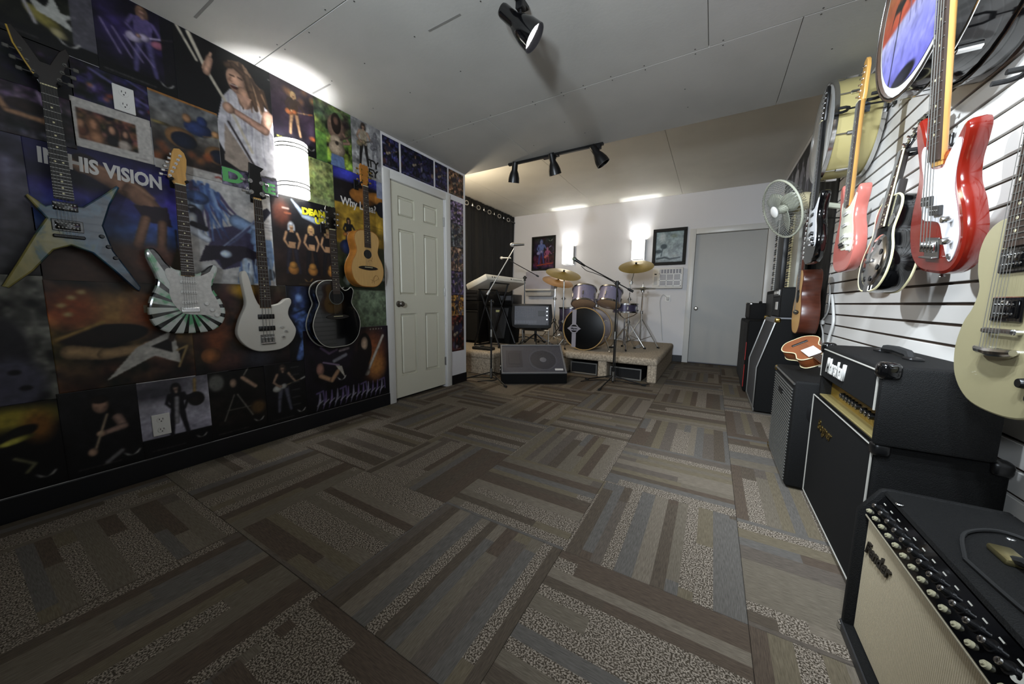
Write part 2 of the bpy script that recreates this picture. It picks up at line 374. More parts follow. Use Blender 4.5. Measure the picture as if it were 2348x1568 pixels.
# ================================================================ printed posters: each a sheet whose print is a colour attribute
def paint_mat(name, rough):
    m = bpy.data.materials.new(name); m.use_nodes = True; nt = m.node_tree; b = nt.nodes['Principled BSDF']
    a = nt.nodes.new('ShaderNodeAttribute'); a.attribute_name = 'print'; nt.links.new(a.outputs['Color'], b.inputs['Base Color'])
    b.inputs['Roughness'].default_value = rough; b.inputs['Specular IOR Level'].default_value = .35
    return m
M_print = paint_mat('printed_paper', .42); M_printm = paint_mat('printed_film', .3)
def hx(c):
    c = c.lstrip('#'); return np.array([int(c[i:i+2], 16)/255 for i in (0, 2, 4)])
class Canvas:
    # drawing units: 1 = sheet height; x runs from 0 to the aspect ratio
    def __init__(s, w, h, res=.005, bg='#000000'):
        s.nx, s.ny = max(4, int(w/res)+1), max(4, int(h/res)+1); s.a = w/h; s.px = 1/s.ny
        s.X, s.Y = np.meshgrid(np.linspace(0, s.a, s.nx), np.linspace(0, 1, s.ny)); s.c = np.ones((s.ny, s.nx, 3))*hx(bg)
    def put(s, m, col, al=1., sh=None):
        m = np.clip(m, 0, 1)[..., None]*al; v = hx(col) if sh is None else np.clip(hx(col)*sh[..., None], 0, 1); s.c = s.c*(1-m)+v*m; return s
    def vgrad(s, *st):
        ps = [p for p, _ in st]; cs = np.array([hx(c) for _, c in st])
        for k in range(3): s.c[..., k] = np.interp(s.Y, ps, cs[:, k])
        return s
    def noise(s, amp=.15, cell=12, oct=3, chroma=0., seed=None):
        r = np.random.default_rng(seed if seed is not None else RNG.integers(1e9)); tot = 0
        def lay(cl):
            g = r.normal(size=(int(cl)+2, int(cl*s.a)+3)); u = s.X*cl; v = s.Y*cl; i, j = v.astype(int), u.astype(int); fv, fu = v-i, u-j
            fv = fv*fv*(3-2*fv); fu = fu*fu*(3-2*fu)
            return (g[i, j]*(1-fu)+g[i, j+1]*fu)*(1-fv)+(g[i+1, j]*(1-fu)+g[i+1, j+1]*fu)*fv
        for o in range(oct): tot = tot+lay(cell*2**o)/1.6**o
        s.c = s.c*(1+amp*tot[..., None])
        if chroma:
            for k in range(3): s.c[..., k] += chroma*lay(cell)
        s.c = np.clip(s.c, 0, 1); return s
    def ell(s, x, y, rx, ry, col, rot=0., soft=0., al=1.):
        c, n = math.cos(rot), math.sin(rot); dx, dy = s.X-x, s.Y-y
        d = np.sqrt(((dx*c+dy*n)/rx)**2+((-dx*n+dy*c)/ry)**2); k = min(rx, ry)
        w = max(soft, s.px*1.2/k) if not soft else soft
        return s.put((1-d)/w+.5 if not soft else (1+soft-d)/(2*soft), col, al, None if soft or k < .012 else np.clip(1.12-.5*d*d-.16*(dx/k), .45, 1.25))
    def line(s, pts, w, col, soft=0., al=1.):
        m = np.zeros_like(s.X); sh = np.ones_like(s.X)
        ws = w if isinstance(w, (list, tuple)) else [w]*len(pts)
        for (x0, y0), (x1, y1), a, b in zip(pts, pts[1:], ws, ws[1:]):
            L = (x1-x0)**2+(y1-y0)**2+1e-9; t = np.clip(((s.X-x0)*(x1-x0)+(s.Y-y0)*(y1-y0))/L, 0, 1)
            d = np.hypot(s.X-x0-t*(x1-x0), s.Y-y0-t*(y1-y0)); wd = (a+(b-a)*t)/2
            m = np.maximum(m, np.clip((wd-d)/max(s.px*1.2, soft)+.5, 0, 1))
            if max(a, b) > .03 and not soft: sh = np.where(d < wd, np.clip(1.1-.5*(d/np.maximum(wd, 1e-4))**2, .5, 1.1), sh)
        return s.put(m, col, al, sh)
    def poly(s, P, col, al=1.):
        ins = np.zeros(s.X.shape, bool); n = len(P)
        for i in range(n):
            (x0, y0), (x1, y1) = P[i], P[(i+1) % n]
            if y0 == y1: continue
            ins ^= ((s.Y < y0) != (s.Y < y1)) & (s.X < (x1-x0)*(s.Y-y0)/(y1-y0)+x0)
        return s.put(ins.astype(float), col, al)
    def wing(s, x, y, k, col='#c9c6c0'):
        return s.line([(x-k, y+.45*k), (x-.55*k, y-.05*k), (x-.05*k, y-.3*k)], [.05*k, .24*k, .05*k], col).line([(x+.05*k, y-.3*k), (x+.6*k, y+.02*k), (x+.95*k, y+.5*k)], [.05*k, .26*k, .2*k], col)
    def caption(s, x0, x1, y, h, col='#8d8a86', al=.8):
        x = x0
        while x < x1:
            w = RNG.uniform(.4, 1.3)*h
            s.line([(x, y), (min(x+w, x1), y)], h*.55, col, al=al*RNG.uniform(.5, 1)); x += w+h*.8
        return s
    def man(s, x, y, H, hair='#2a1c14', skin='#b98763', shirt='#1a1a1d', pants='#23242c', gtr='#c9c4bb', neck='#3a2a1c', m=1, long=1., vee=False, sleeve=True, lean=0., ang=.42, nog=False):
        f = lambda a, b: (x+m*(a+lean*b)*H, y+b*H)
        s.line([f(-.05, .5), f(-.09, .25), f(-.11, .02)], [.1*H, .075*H, .06*H], pants).line([f(.05, .5), f(.08, .26), f(.12, .02)], [.1*H, .075*H, .06*H], pants)
        if long: s.ell(*f(0, .885), .075*H, .11*H*long, hair)
        s.poly([f(-.115, .8), f(-.05, .835), f(.05, .835), f(.115, .8), f(.085, .48), f(-.085, .48)], shirt)
        s.line([f(0, .83), f(0, .88)], .05*H, skin)
        s.ell(*f(0, .918), .046*H, .062*H, skin).ell(*f(0, .965), .05*H, .035*H, hair).line([f(-.045, .95), f(-.05, .86)], .025*H, hair).line([f(.045, .95), f(.05, .86)], .025*H, hair)
        s.line([f(-.018, .925), f(-.012, .925)], .012*H, hair).line([f(.012, .925), f(.018, .925)], .012*H, hair).line([f(-.015, .885), f(.015, .885)], .01*H, '#5c2f26')
        sl = shirt if sleeve else skin
        if nog:
            s.line([f(-.1, .79), f(-.145, .64), f(-.07, .52)], [.055*H, .045*H, .035*H], sl).line([f(.1, .79), f(.15, .66), f(.1, .5)], [.055*H, .045*H, .035*H], sl)
            if not sleeve: s.poly([f(-.06, .5), f(.06, .5), f(.065, .62), f(-.065, .62)], skin).poly([f(-.05, .8), f(.05, .8), f(.02, .86), f(-.02, .86)], skin)
            return s
        ca, sa = math.cos(ang), math.sin(ang); g = lambda t, o: f(-.05+t*ca-o*sa, .52+t*sa+o*ca)
        s.line([f(.11, .79), f(.19, .66), g(.3, 0)], [.06*H, .05*H, .04*H], sl)
        s.line([g(.1, 0), g(.42, 0)], .022*H, neck).line([g(.42, 0), g(.5, .01)], .035*H, gtr)
        if vee: s.poly([g(.12, .02), g(-.2, .16), g(-.06, 0), g(-.2, -.14), g(.12, -.02)], gtr)
        else: s.ell(*g(-.06, 0), .1*H, .075*H, gtr, rot=m*ang).ell(*g(.06, 0), .065*H, .055*H, gtr, rot=m*ang)
        s.line([f(-.11, .79), f(-.18, .64), g(-.02, .02)], [.06*H, .05*H, .04*H], sl)
        s.ell(*g(0, .02), .028*H, .026*H, skin).ell(*g(.3, 0), .026*H, .024*H, skin)
        return s
    def sheet(s, name, w, h, R, loc, m=None, t=.0008):
        s.noise(.06, 30, 3, seed=int(w*9000+h*777)); g_ = s.c.mean(2, keepdims=True); s.c = np.clip((g_+(s.c-g_)*.85)*.86, 0, 1)
        b_ = np.pad(s.c, ((1, 1), (1, 1), (0, 0)), 'edge'); s.c = (2*b_[1:-1, 1:-1]+b_[:-2, 1:-1]+b_[2:, 1:-1]+b_[1:-1, :-2]+b_[1:-1, 2:])/6
        nx, ny = s.nx, s.ny; co = np.zeros((ny*nx, 3)); co[:, 0] = (s.X/s.a*w).ravel(); co[:, 1] = (s.Y*h).ravel(); co[:, 2] = t
        I = np.arange(nx*ny).reshape(ny, nx)
        q = np.stack([I[:-1, :-1], I[:-1, 1:], I[1:, 1:], I[1:, :-1]], -1).reshape(-1, 4)
        ed = np.concatenate([I[0, :-1], I[:-1, -1], I[-1, :0:-1], I[:0:-1, 0]]); ne = len(ed)
        low = co[ed].copy(); low[:, 2] = 0; b = nx*ny+np.arange(ne)
        sk = np.stack([np.roll(ed, -1), ed, b, np.roll(b, -1)], -1)
        co = np.concatenate([co, low]); q = np.concatenate([q, sk])
        me = bpy.data.meshes.new(name); me.vertices.add(len(co)); me.vertices.foreach_set('co', co.ravel())
        me.loops.add(q.size); me.loops.foreach_set('vertex_index', q.ravel().astype(np.int32))
        me.polygons.add(len(q)); me.polygons.foreach_set('loop_start', np.arange(0, q.size, 4, dtype=np.int32))
        me.update(calc_edges=True)
        c = np.clip(s.c, 0, 1).reshape(-1, 3); c = np.where(c <= .04045, c/12.92, ((c+.055)/1.055)**2.4)
        c = np.concatenate([c, c[ed]]); c = np.concatenate([c, np.ones((len(c), 1))], 1)
        at = me.color_attributes.new('print', 'FLOAT_COLOR', 'POINT'); at.data.foreach_set('color', c.astype(np.float32).ravel())
        me.materials.append(m or M_print)
        o = bpy.data.objects.new(name, me); COL.objects.link(o); o.matrix_world = Matrix.Translation(loc) @ R.to_4x4()
        return o
POST = []
def poster(label, y0, y1, z0, z1, fn, lay=0, name='music_poster', res=.004, bg='#0b0b0e', trim='#1b1b1d', group=None):
    g = .003
    y0, y1, z0, z1 = y0-g, min(y1+g, 2.112) if y1 < 2.2 else y1, z0-g, min(z1+g, H1-.001)
    w, h = y1-y0, z1-z0; c = Canvas(w, h, res, bg); fn(c)
    o = c.sheet(name, w, h, R_LEFT, (XL+.0004+lay*.0009, y0, z0)); tag(o, label, 'poster', group); POST.append(o); return o
def lights(c, cols, n=5, y=.8):
    for k in range(n):
        x = RNG.uniform(0, c.a); yy = y+RNG.uniform(-.15, .15); c.ell(x, yy, .04, .04, RNG.choice(cols), soft=.9, al=.8)
    return c
P_TXT = mat('poster_white_ink', '#c9c6c2', .5); P_YEL = mat('poster_yellow_ink', '#cfc21f', .5); P_BLK = mat('poster_black_ink', '#151515', .5); P_GRN = mat('poster_green_ink', '#58a45e', .5); P_ORG = mat('poster_rust_ink', '#7a6a52', .5)
# ---- top row
def p(c):
    c.vgrad((0, '#0c0d0a'), (.5, '#1b1d12'), (1, '#24271c')).noise(.5, 8); A = c.a
    c.ell(.83*A, .3, .16, .075, '#8a8038', rot=-.55).ell(.87*A, .2, .07, .05, '#a59a6a', rot=-.4).line([(.745*A, .62), (.8*A, .22)], .03, '#b3adb0').poly([(.78*A, .5), (.84*A, .44), (.86*A, .62), (.885*A, .44), (.935*A, .47), (.9*A, .38), (.94*A, .26), (.86*A, .33), (.81*A, .36)], '#bfc0b8').line([(.7*A, .75), (.78*A, .66)], .05, '#4a4c38', soft=.04).ell(.66*A, .4, .1, .12, '#4d3f26', soft=.5)
    c.put((c.X > .915*A)*1., '#5b5864', .9).put((c.Y < .14)*1., '#08080a').wing(.9*A, .12, .085).caption(.3*A, .8*A, .06, .025)
poster('dark green guitarist poster in the top left corner with white splatter', -.35, .51, 2.06, H1, p)
def p(c):
    c.vgrad((0, '#07070a'), (.2, '#120e20'), (.6, '#241a44'), (1, '#171228')).noise(.3, 6)
    c.man(.42, .16, .84, hair='#7d5a45', skin='#a97d6d', shirt='#5b4d86', pants='#4a4276', gtr='#b7a9c9', neck='#c7b6d8', lean=.02)
    for k in range(4): c.line([(.05+k*.1, .62-k*.04), (.2+k*.1, .3)], .016, '#8d7fae')
    c.ell(.57, .6, .08, .05, '#a45c74', rot=.4).put((c.X > .6)*(c.Y < 1)*1., '#0d0c10', .85).put((c.Y < .14)*1., '#07070a').wing(.62, .12, .07).caption(.05, .5, .05, .025)
poster('purple stage poster of a long-haired guitarist bending back, wings at its foot', .512, .785, 2.05, H1, p, 1)
def p(c):
    c.vgrad((0, '#121216'), (1, '#0c0c10')); r = np.random.default_rng(8)
    c.poly([(.22, .26), (.3, .6), (.36, .69), (.56, .72), (.68, .62), (.74, .42), (.8, .03), (.45, .0), (.3, .1)], '#c9c6cd')
    for k in range(26): x = r.uniform(.3, .74); c.line([(x, r.uniform(.45, .68)), (x+r.uniform(-.04, .05), r.uniform(.06, .4))], .012, r.choice(['#b3b0bb', '#dad8de', '#a9a6b2']), soft=.006)
    for k in range(40): t = r.uniform(0, 1); x = .36+.22*t; c.line([(x, .93-.1*(t-.35)**2*4+r.uniform(-.02, .02)), (x+.04*t+r.uniform(-.02, .03), .8), (x+.05+.06*t*r.uniform(.5, 1.3), .62+r.uniform(-.06, .06))], [.03, .026, .01], r.choice(['#5a4130', '#3f2c20', '#7a5a42', '#8a6a50']))
    c.ell(.41, .775, .07, .105, '#c9987c', rot=.15).line([(.46, .7), (.47, .62)], .1, '#b98a6e').line([(.35, .88), (.4, .905), (.47, .87)], .05, '#4a3426').line([(.37, .81), (.4, .812)], .011, '#2c1c14').line([(.43, .818), (.46, .812)], .011, '#2c1c14').line([(.375, .79), (.36, .765), (.38, .76)], .012, '#a3745a').ell(.395, .725, .03, .02, '#4c1c1a').line([(.37, .733), (.42, .735)], .008, '#e0d9d0')
    c.line([(.5, .86), (.53, .72), (.56, .6)], [.05, .06, .03], '#4f392a').poly([(.4, .68), (.47, .56), (.53, .68)], '#c2937a')
    c.line([(.1, .99), (.19, .78), (.36, .5), (.5, .2)], [.03, .026, .024, .024], '#cfc4ae').line([(.03, 1.0), (.14, .8)], .02, '#cfc4ae')
    c.line([(.66, .58), (.62, .44), (.36, .52)], [.1, .08, .05], '#c2917a').ell(.34, .52, .045, .045, '#cc9c80')
    for k in range(4): c.line([(.18+.014*k, .76+.03*k), (.2+.014*k, .82+.03*k)], .02, '#cf9f80')
    c.line([(.2, .74), (.23, .86)], .05, '#c39378').poly([(.3, .38), (.42, .2), (.52, .04), (.4, 0), (.28, .06)], '#a99788').line([(.33, .4), (.56, 0)], .018, '#2a2325')
    c.line([(.72, .88), (.76, .76), (.84, .84)], .012, '#d7d3cc').line([(.72, .88), (.86, .88)], .01, '#d7d3cc').caption(.68, .88, .93, .016, '#cfcbc4')
poster('large black poster of a laughing guitarist in a white sleeveless shirt', .788, 1.248, 1.765, H1, p, 2)
def p(c):
    c.vgrad((0, '#0a0d16'), (.25, '#1a1320'), (.6, '#2a1e2a'), (1, '#33262e')).noise(.25, 5)
    lights(c, ['#c48a45', '#8a5a35'], 5, .85); c.man(.33, .25, .66, hair='#c9a36a', skin='#b88a5d', shirt='#3a2a20', pants='#8a6747', gtr='#a3582c', neck='#9a7b52', long=.6, ang=.25)
    c.ell(.62, .3, .05, .03, '#d0632a', soft=.8).put((c.Y < .17)*1., '#08080b').wing(.57, .12, .06).caption(.06, .45, .15, .035, '#c2ba3a').caption(.12, .25, .09, .04, '#c2ba3a')
poster('concert poster of a blond bass player under amber lights, above the wall lamp', 1.252, 1.53, 2.0, H1, p)
def p(c):
    c.vgrad((0, '#7d9a2e'), (.35, '#8fae35'), (.6, '#5f7a33'), (.8, '#39452c'), (1, '#556a34')).noise(.35, 9, chroma=.03)
    c.put((c.X < .2)*(c.Y < .5)*1., '#4f8f3b', .6).ell(.38, .66, .16, .22, '#8b6a58').ell(.38, .74, .09, .17, '#231712').ell(.38, .78, .05, .07, '#6d4b3c').line([(.5, .62), (.62, .5), (.4, .42)], .05, '#9a7360').ell(.38, .45, .12, .1, '#c3ab90').ell(.38, .33, .15, .13, '#bfa78b').ell(.38, .42, .03, .03, '#3a2d25').line([(.45, .5), (.7, .66)], .03, '#4a3a30')
    c.poly([(.25, .0), (.27, .22), (.5, .22), (.52, 0)], '#6480b4').put((c.Y < .03)*1., '#1c2a6b')
poster('green meadow poster of a long-haired acoustic player in blue jeans', 1.533, 1.822, 1.99, H1, p)
def p(c):
    c.vgrad((0, '#b9b9b8'), (1, '#8d8c8b')).noise(.2, 8)
    c.put((c.X > .4)*1., '#a9a8ab', .5).man(.26, .22, .76, hair='#3b2d26', skin='#b28a70', shirt='#a99a80', pants='#201d1d', gtr='#8d7c5a', neck='#352a22', sleeve=False).man(.52, .3, .6, hair='#76757a', skin='#8f8e92', shirt='#6f6e74', pants='#86858a', gtr='#77767c', neck='#77767c').put((c.Y < .2)*1., '#b9b8b4')
o = poster('grey poster of a standing guitarist with large black lettering at its foot', 1.826, 2.1, 2.0, H1, p)
text('TY', .085, P_BLK, o, T(.2, .125, .001), bold=.003); text('SEY', .085, P_BLK, o, T(.175, .05, .001), bold=.003)
# ---- second row
def p(c): c.vgrad((0, '#0b0a12'), (.5, '#141426'), (1, '#0d0c10')).noise(.4, 7, chroma=.02); c.line([(.5, .8), (.9, .6)], .05, '#6d6a86', soft=.04).line([(1.5, .75), (2.3, .3)], .03, '#4d4872', soft=.03); lights(c, ['#8a5a2c', '#6d4a8a'], 5, .7)
poster('very dark blue poster behind the forked headstock at the far left', -.35, .417, 1.862, 2.058, p, 0)
def p(c):
    c.vgrad((0, '#1a1230'), (.5, '#2c2350'), (1, '#15122a')).noise(.5, 7, chroma=.02); c.line([(.3, .9), (1.3, .45)], .05, '#6d67a8', soft=.05).line([(.9, .95), (2.2, .4)], .04, '#5a55a0', soft=.05); lights(c, ['#c46a3a', '#b04a2a', '#8d86d0'], 8, .4); c.man(1.9, .0, .8, shirt='#3b2a2a', skin='#9a6a50')
poster('small violet concert photo behind the upper outlet plate', .42, .672, 1.86, 2.052, p, 0, bg='#14101f')
def p(c):
    c.c[:] = hx('#c9c3bb'); i = (c.X > .06)*(c.X < c.a-.05)*(c.Y > .17)*(c.Y < .95)
    d = Canvas(.252, .21, .005, '#5a3a28'); d.noise(.5, 6, chroma=.03, seed=3)
    d.ell(.38, .6, .14, .3, '#7d5030').ell(.38, .68, .08, .14, '#c0825a').ell(.42, .35, .14, .16, '#b0764e').ell(.72, .6, .13, .22, '#2a1a16').ell(.72, .66, .07, .12, '#c9906c').ell(.72, .38, .13, .13, '#191417').ell(.98, .58, .1, .2, '#33211c').ell(.98, .64, .06, .1, '#c08a6a').ell(.95, .33, .14, .15, '#b9a99a').ell(.15, .5, .12, .2, '#6d3a22').ell(.15, .62, .07, .12, '#b27a55')
    k = min(c.ny, d.ny), min(c.nx, d.nx); mm = i[:k[0], :k[1], None].astype(float)
    c.c[:k[0], :k[1]] = c.c[:k[0], :k[1]]*(1-mm)+d.c[:k[0], :k[1]]*mm; c.caption(c.a-.3, c.a-.08, .07, .04, '#6b6560')
poster('white-bordered brown photograph of three long-haired people', .408, .66, 1.672, 1.882, p, 1)
def p(c):
    c.vgrad((0, '#2a1a14'), (.35, '#37302b'), (.6, '#5d5a55'), (1, '#6b6d70')).noise(.2, 7); c.put((c.Y > .97)*1., '#b0702c')
    c.ell(.5, .68, .16, .1, '#24356b').ell(.38, .78, .05, .06, '#a9774e').ell(.55, .8, .06, .07, '#22356e').ell(.7, .68, .05, .05, '#c08a55').ell(.3, .48, .17, .14, '#9a6a3a').ell(.33, .46, .14, .11, '#141c33').ell(.72, .38, .17, .13, '#8a5f35').ell(.74, .37, .13, .1, '#131a30').ell(.1, .6, .1, .02, '#7b6a35').ell(.85, .6, .1, .02, '#8b7a3f'); lights(c, ['#b0642c', '#9a4a20'], 14, .2); c.line([(.55, .6), (.9, .7)], .012, '#8d6a3a')
    c.put((c.Y < .115)*1., '#bdb7b0').line([(.66, .06), (.7, .075), (.74, .05), (.78, .07), (.82, .05), (.86, .065)], .022, '#a23a2c')
poster('poster of a drummer behind blue drums, white strip with red script below', .668, .948, 1.665, 2.045, p, 3)
def p(c):
    c.vgrad((0, '#232028'), (.12, '#5d5266'), (.2, '#1a1519'), (.45, '#231a20'), (.7, '#5f4a62'), (1, '#3a2a40')).noise(.35, 8, chroma=.015)
    for x in (1.2, 1.4, 2.0, 2.2): c.line([(x, .95), (x+.06, .7)], .05, '#b99cc0', soft=.03)
    c.ell(1.85, .62, .26, .12, '#2a1c1c').line([(1.5, .66), (1.6, .44), (2.05, .4), (2.15, .6)], .1, '#b0805a').ell(1.85, .6, .14, .1, '#2c1a16')
poster('pink lit concert poster beside the long guitar neck, far left', -.1, .406, 1.655, 1.86, p, 1)
def p(c):
    c.vgrad((0, '#3a2418'), (.25, '#3c3a44'), (.45, '#3658a8'), (.68, '#473cae'), (1, '#161440')).noise(.18, 6).ell(.3, .78, .35, .1, '#07070c', soft=.5, al=.8)
    c.line([(.28, .86), (.52, .74), (.62, .62)], [.11, .15, .11], '#8a6149').line([(.3, .9), (.5, .81), (.62, .72)], [.02, .03, .02], '#a87a5c', soft=.02).ell(.25, .87, .055, .065, '#a57a5e').ell(.27, .91, .06, .04, '#2c1d18').poly([(.5, .64), (.7, .66), (.72, .5), (.56, .52)], '#2b1f2c').line([(.56, .54), (.5, .32)], .06, '#8a6149').line([(.66, .52), (.64, .3)], .06, '#7d5640').ell(.4, .16, .45, .16, '#4a2f22', soft=.3).ell(.6, .2, .12, .1, '#7a4a3a', soft=.4)
    for x in (.74, .8, .86): c.line([(x, .2), (x, .48)], .012, '#2a2420').poly([(x-.06, .14), (x, .34), (x+.06, .14)], '#3c3326')
o = poster('violet night poster with white stencil heading and a crouching bare-armed man', .262, .735, 1.052, 1.668, p, 0)
text('IN HIS VISION', .088, P_TXT, o, T(.23, .535, .001) @ Matrix.Rotation(-.03, 4, 'Z'), bold=.0035, sx=.72)
def p(c):
    c.vgrad((0, '#3c3b3e'), (.5, '#5b5763'), (1, '#4a4763')).noise(.2, 8); c.ell(c.a*.7, .6, .12, .5, '#2a2746', soft=.4); c.line([(.2, .2), (.3, .28), (.36, .18), (.42, .25), (.5, .22), (.56, .27)], .01, '#b4b0b4')
poster('grey lavender poster with a silver signature at the far left edge', -.3, .26, 1.07, 1.655, p, 0)
def p(c):
    c.c[:] = hx('#cbc8c5'); c.noise(.04, 6)
    r = np.random.default_rng(5)
    c.poly([(.55, .48), (.76, .5), (.78, .3), (.72, .02), (.42, .02), (.46, .3)], '#7c9cc9').poly([(.22, .52), (.5, .62), (.6, .5), (.56, .22), (.3, .14), (.2, .3)], '#3a3558')
    for k in range(46):
        t = r.uniform(0, 1); x0 = .06+.24*t+r.uniform(-.03, .03); y0 = .86+.07*math.sin(PI*t)+r.uniform(-.03, .02); dx = r.uniform(.0, .2)*t; L = r.uniform(.18, .5)
        c.line([(x0, y0), (x0+.4*dx+r.uniform(-.03, .03), y0-.5*L), (x0+dx+r.uniform(-.05, .05), y0-L)], [.03, .026, .008], r.choice(['#3d5a98', '#587ab6', '#7f9fd0', '#2c3d70', '#4a3f66']))
    c.ell(.12, .745, .075, .1, '#92aed4', rot=.2).ell(.15, .8, .09, .06, '#3f5c98').ell(.1, .77, .02, .012, '#25325a').ell(.15, .768, .018, .011, '#25325a').ell(.075, .735, .02, .03, '#a9c0de').ell(.105, .695, .04, .03, '#17172c').ell(.105, .7, .025, .01, '#d9dde6').line([(.13, .66), (.17, .56)], [.09, .05], '#1d1a30')
    c.line([(.1, .62), (.09, .5), (.2, .42)], [.07, .09, .06], '#c9d2e2').line([(.1, .55), (.19, .52)], .05, '#14131f').line([(.45, .64), (.63, .57), (.6, .46)], [.13, .11, .08], '#7b9bca')
    c.line([(.22, .27), (.42, .44), (.66, .72)], [.035, .03, .03], '#474c74').line([(.24, .29), (.64, .7)], .008, '#9fb4d6').poly([(.62, .68), (.68, .66), (.78, .8), (.74, .84), (.69, .8), (.7, .86), (.64, .78)], '#1c1c32').ell(.61, .61, .04, .035, '#8fabd4')
    c.poly([(.18, .36), (.5, .4), (.72, .3), (.6, .27), (.66, .2), (.44, .24), (.3, .14), (.28, .24), (.12, .2)], '#1e1729').ell(.34, .3, .05, .04, '#b9cbe2').line([(.52, .22), (.5, .02)], .12, '#c9d6e4').line([(.66, .22), (.68, .02)], .09, '#5f80b6').ell(.73, .12, .05, .06, '#4d5560')
    for k in range(16): x = r.uniform(.44, .74); c.line([(x, r.uniform(.2, .3)), (x+r.uniform(-.03, .03), r.uniform(.02, .12))], .012, r.choice(['#4a69a6', '#a9c2de', '#2f4478']))
    c.caption(.68, .83, .66, .014, '#55535a').caption(.7, .83, .63, .012, '#55535a').caption(.66, .83, .6, .012, '#77757a')
poster('white poster with a blue ink painting of a bearded guitarist', .738, 1.202, 1.07, 1.665, p, 1)
def p(c): c.vgrad((0, '#7d768d'), (1, '#4d4560')).noise(.25, 5).put((c.Y > .93)*1., '#1b1822').poly([(1.1, .9), (1.9, .9), (1.9, .5), (1.4, .62)], '#15131c')
o = poster('small violet poster with a green comic logo, over the white bass', .952, 1.25, 1.662, 1.762, p, 4, bg='#6b647c')
text('D', .105, P_GRN, o, T(.055, .055, .001), bold=.005, sx=1.4); text('RE', .085, P_GRN, o, T(.235, .038, .001), bold=.004, sx=1.1); text('AMP', .02, P_TXT, o, T(.14, .01, .001), bold=.001)
def p(c):
    c.vgrad((0, '#2a1d16'), (.25, '#2a1c18'), (.5, '#231a1c'), (.75, '#18161f'), (1, '#0d0e14')).noise(.2, 6)
    c.ell(.1, .8, .09, .14, '#6b3424', soft=.4).line([(.22, .97), (.35, .82), (.5, .78), (.68, .83)], [.02, .07, .07, .02], '#93a6bd').caption(.56, .78, .83, .03, '#c7ccd2').caption(.6, .78, .74, .03, '#c7ccd2').line([(.12, .86), (.18, .86)], .02, '#c7b2a8').line([(.14, .81), (.2, .81)], .02, '#a85a3a')
    for x, hr, pt in ((.2, '#c7cfdc', '#2c2a3a'), (.42, '#d1a562', '#19181f'), (.62, '#dcb773', '#1b1a22')):
        c.man(x, .14, .58, hair=hr, skin='#cf9a6b', shirt='#17161c', pants=pt, sleeve=False, nog=True, long=1.2)
    for x in (.2, .42, .66): c.line([(x, .42), (x+.01, .24)], .016, '#4a3020').ell(x, .19, .06, .06, '#c07a2e').ell(x, .24, .045, .04, '#c58434')
    c.poly([(.68, .1), (.76, .1), (.76, .5), (.7, .5)], '#34265a').wing(.36, .07, .05, '#b0813a').caption(.25, .5, .025, .012, '#a07a3c')
o = poster('black poster with yellow lettering and three blonde women with guitars', 1.205, 1.655, 1.075, 1.682, p, 2)
text('DEAN', .062, P_YEL, o, T(.285, .535, .001) @ Matrix.Rotation(.03, 4, 'Z'), bold=.004); text('USA', .058, P_YEL, o, T(.345, .485, .001) @ Matrix.Rotation(.03, 4, 'Z'), bold=.004)
def p(c): c.vgrad((0, '#8b9a5c'), (.2, '#7c8d4e'), (1, '#8f9a56')).noise(.2, 12, chroma=.015).put((c.Y < .14)*(c.X > .02)*1., '#9aa878', .5)
poster('plain mossy green sheet right of the wall lamp', 1.452, 1.648, 1.685, 1.995, p, 5)
def p(c):
    c.vgrad((0, '#2c3a26'), (.2, '#3c4a30'), (.38, '#4a4a2a'), (.4, '#b08a26'), (.72, '#b58d22'), (.73, '#17141a'), (.9, '#1c171c'), (.93, '#3136a8'), (1, '#2f35b0')).noise(.15, 8)
    c.ell(.28, .82, .14, .07, '#b06a24').ell(.42, .84, .1, .05, '#c47a28').ell(.47, .75, .06, .07, '#10131f').put((c.X > .42)*(c.Y > .85)*1., '#8d95b4')
    c.line([(.02, .6), (.5, .57)], .004, '#8a6c1e').line([(.02, .5), (.5, .47)], .004, '#8a6c1e').man(.12, .33, .28, hair='#2a1c14', skin='#b98a66', shirt='#14161c', pants='#3c4668', gtr='#b0692a').ell(.09, .36, .06, .06, '#2b3a6b')
    for k in range(16): c.ell(RNG.uniform(.02, .5), RNG.uniform(.05, .3), RNG.uniform(.012, .035), RNG.uniform(.02, .05), RNG.choice(['#8f978a', '#1c2418', '#6c7a5a']))
o = poster('yellow and black poster with white handwriting, behind the natural acoustic guitar', 1.658, 2.1, 1.07, 1.995, p, 0)
text('Why Luna?', .085, P_TXT, o, T(.215, .685, .001) @ Matrix.Rotation(-.02, 4, 'Z'), bold=.002, sx=.85)
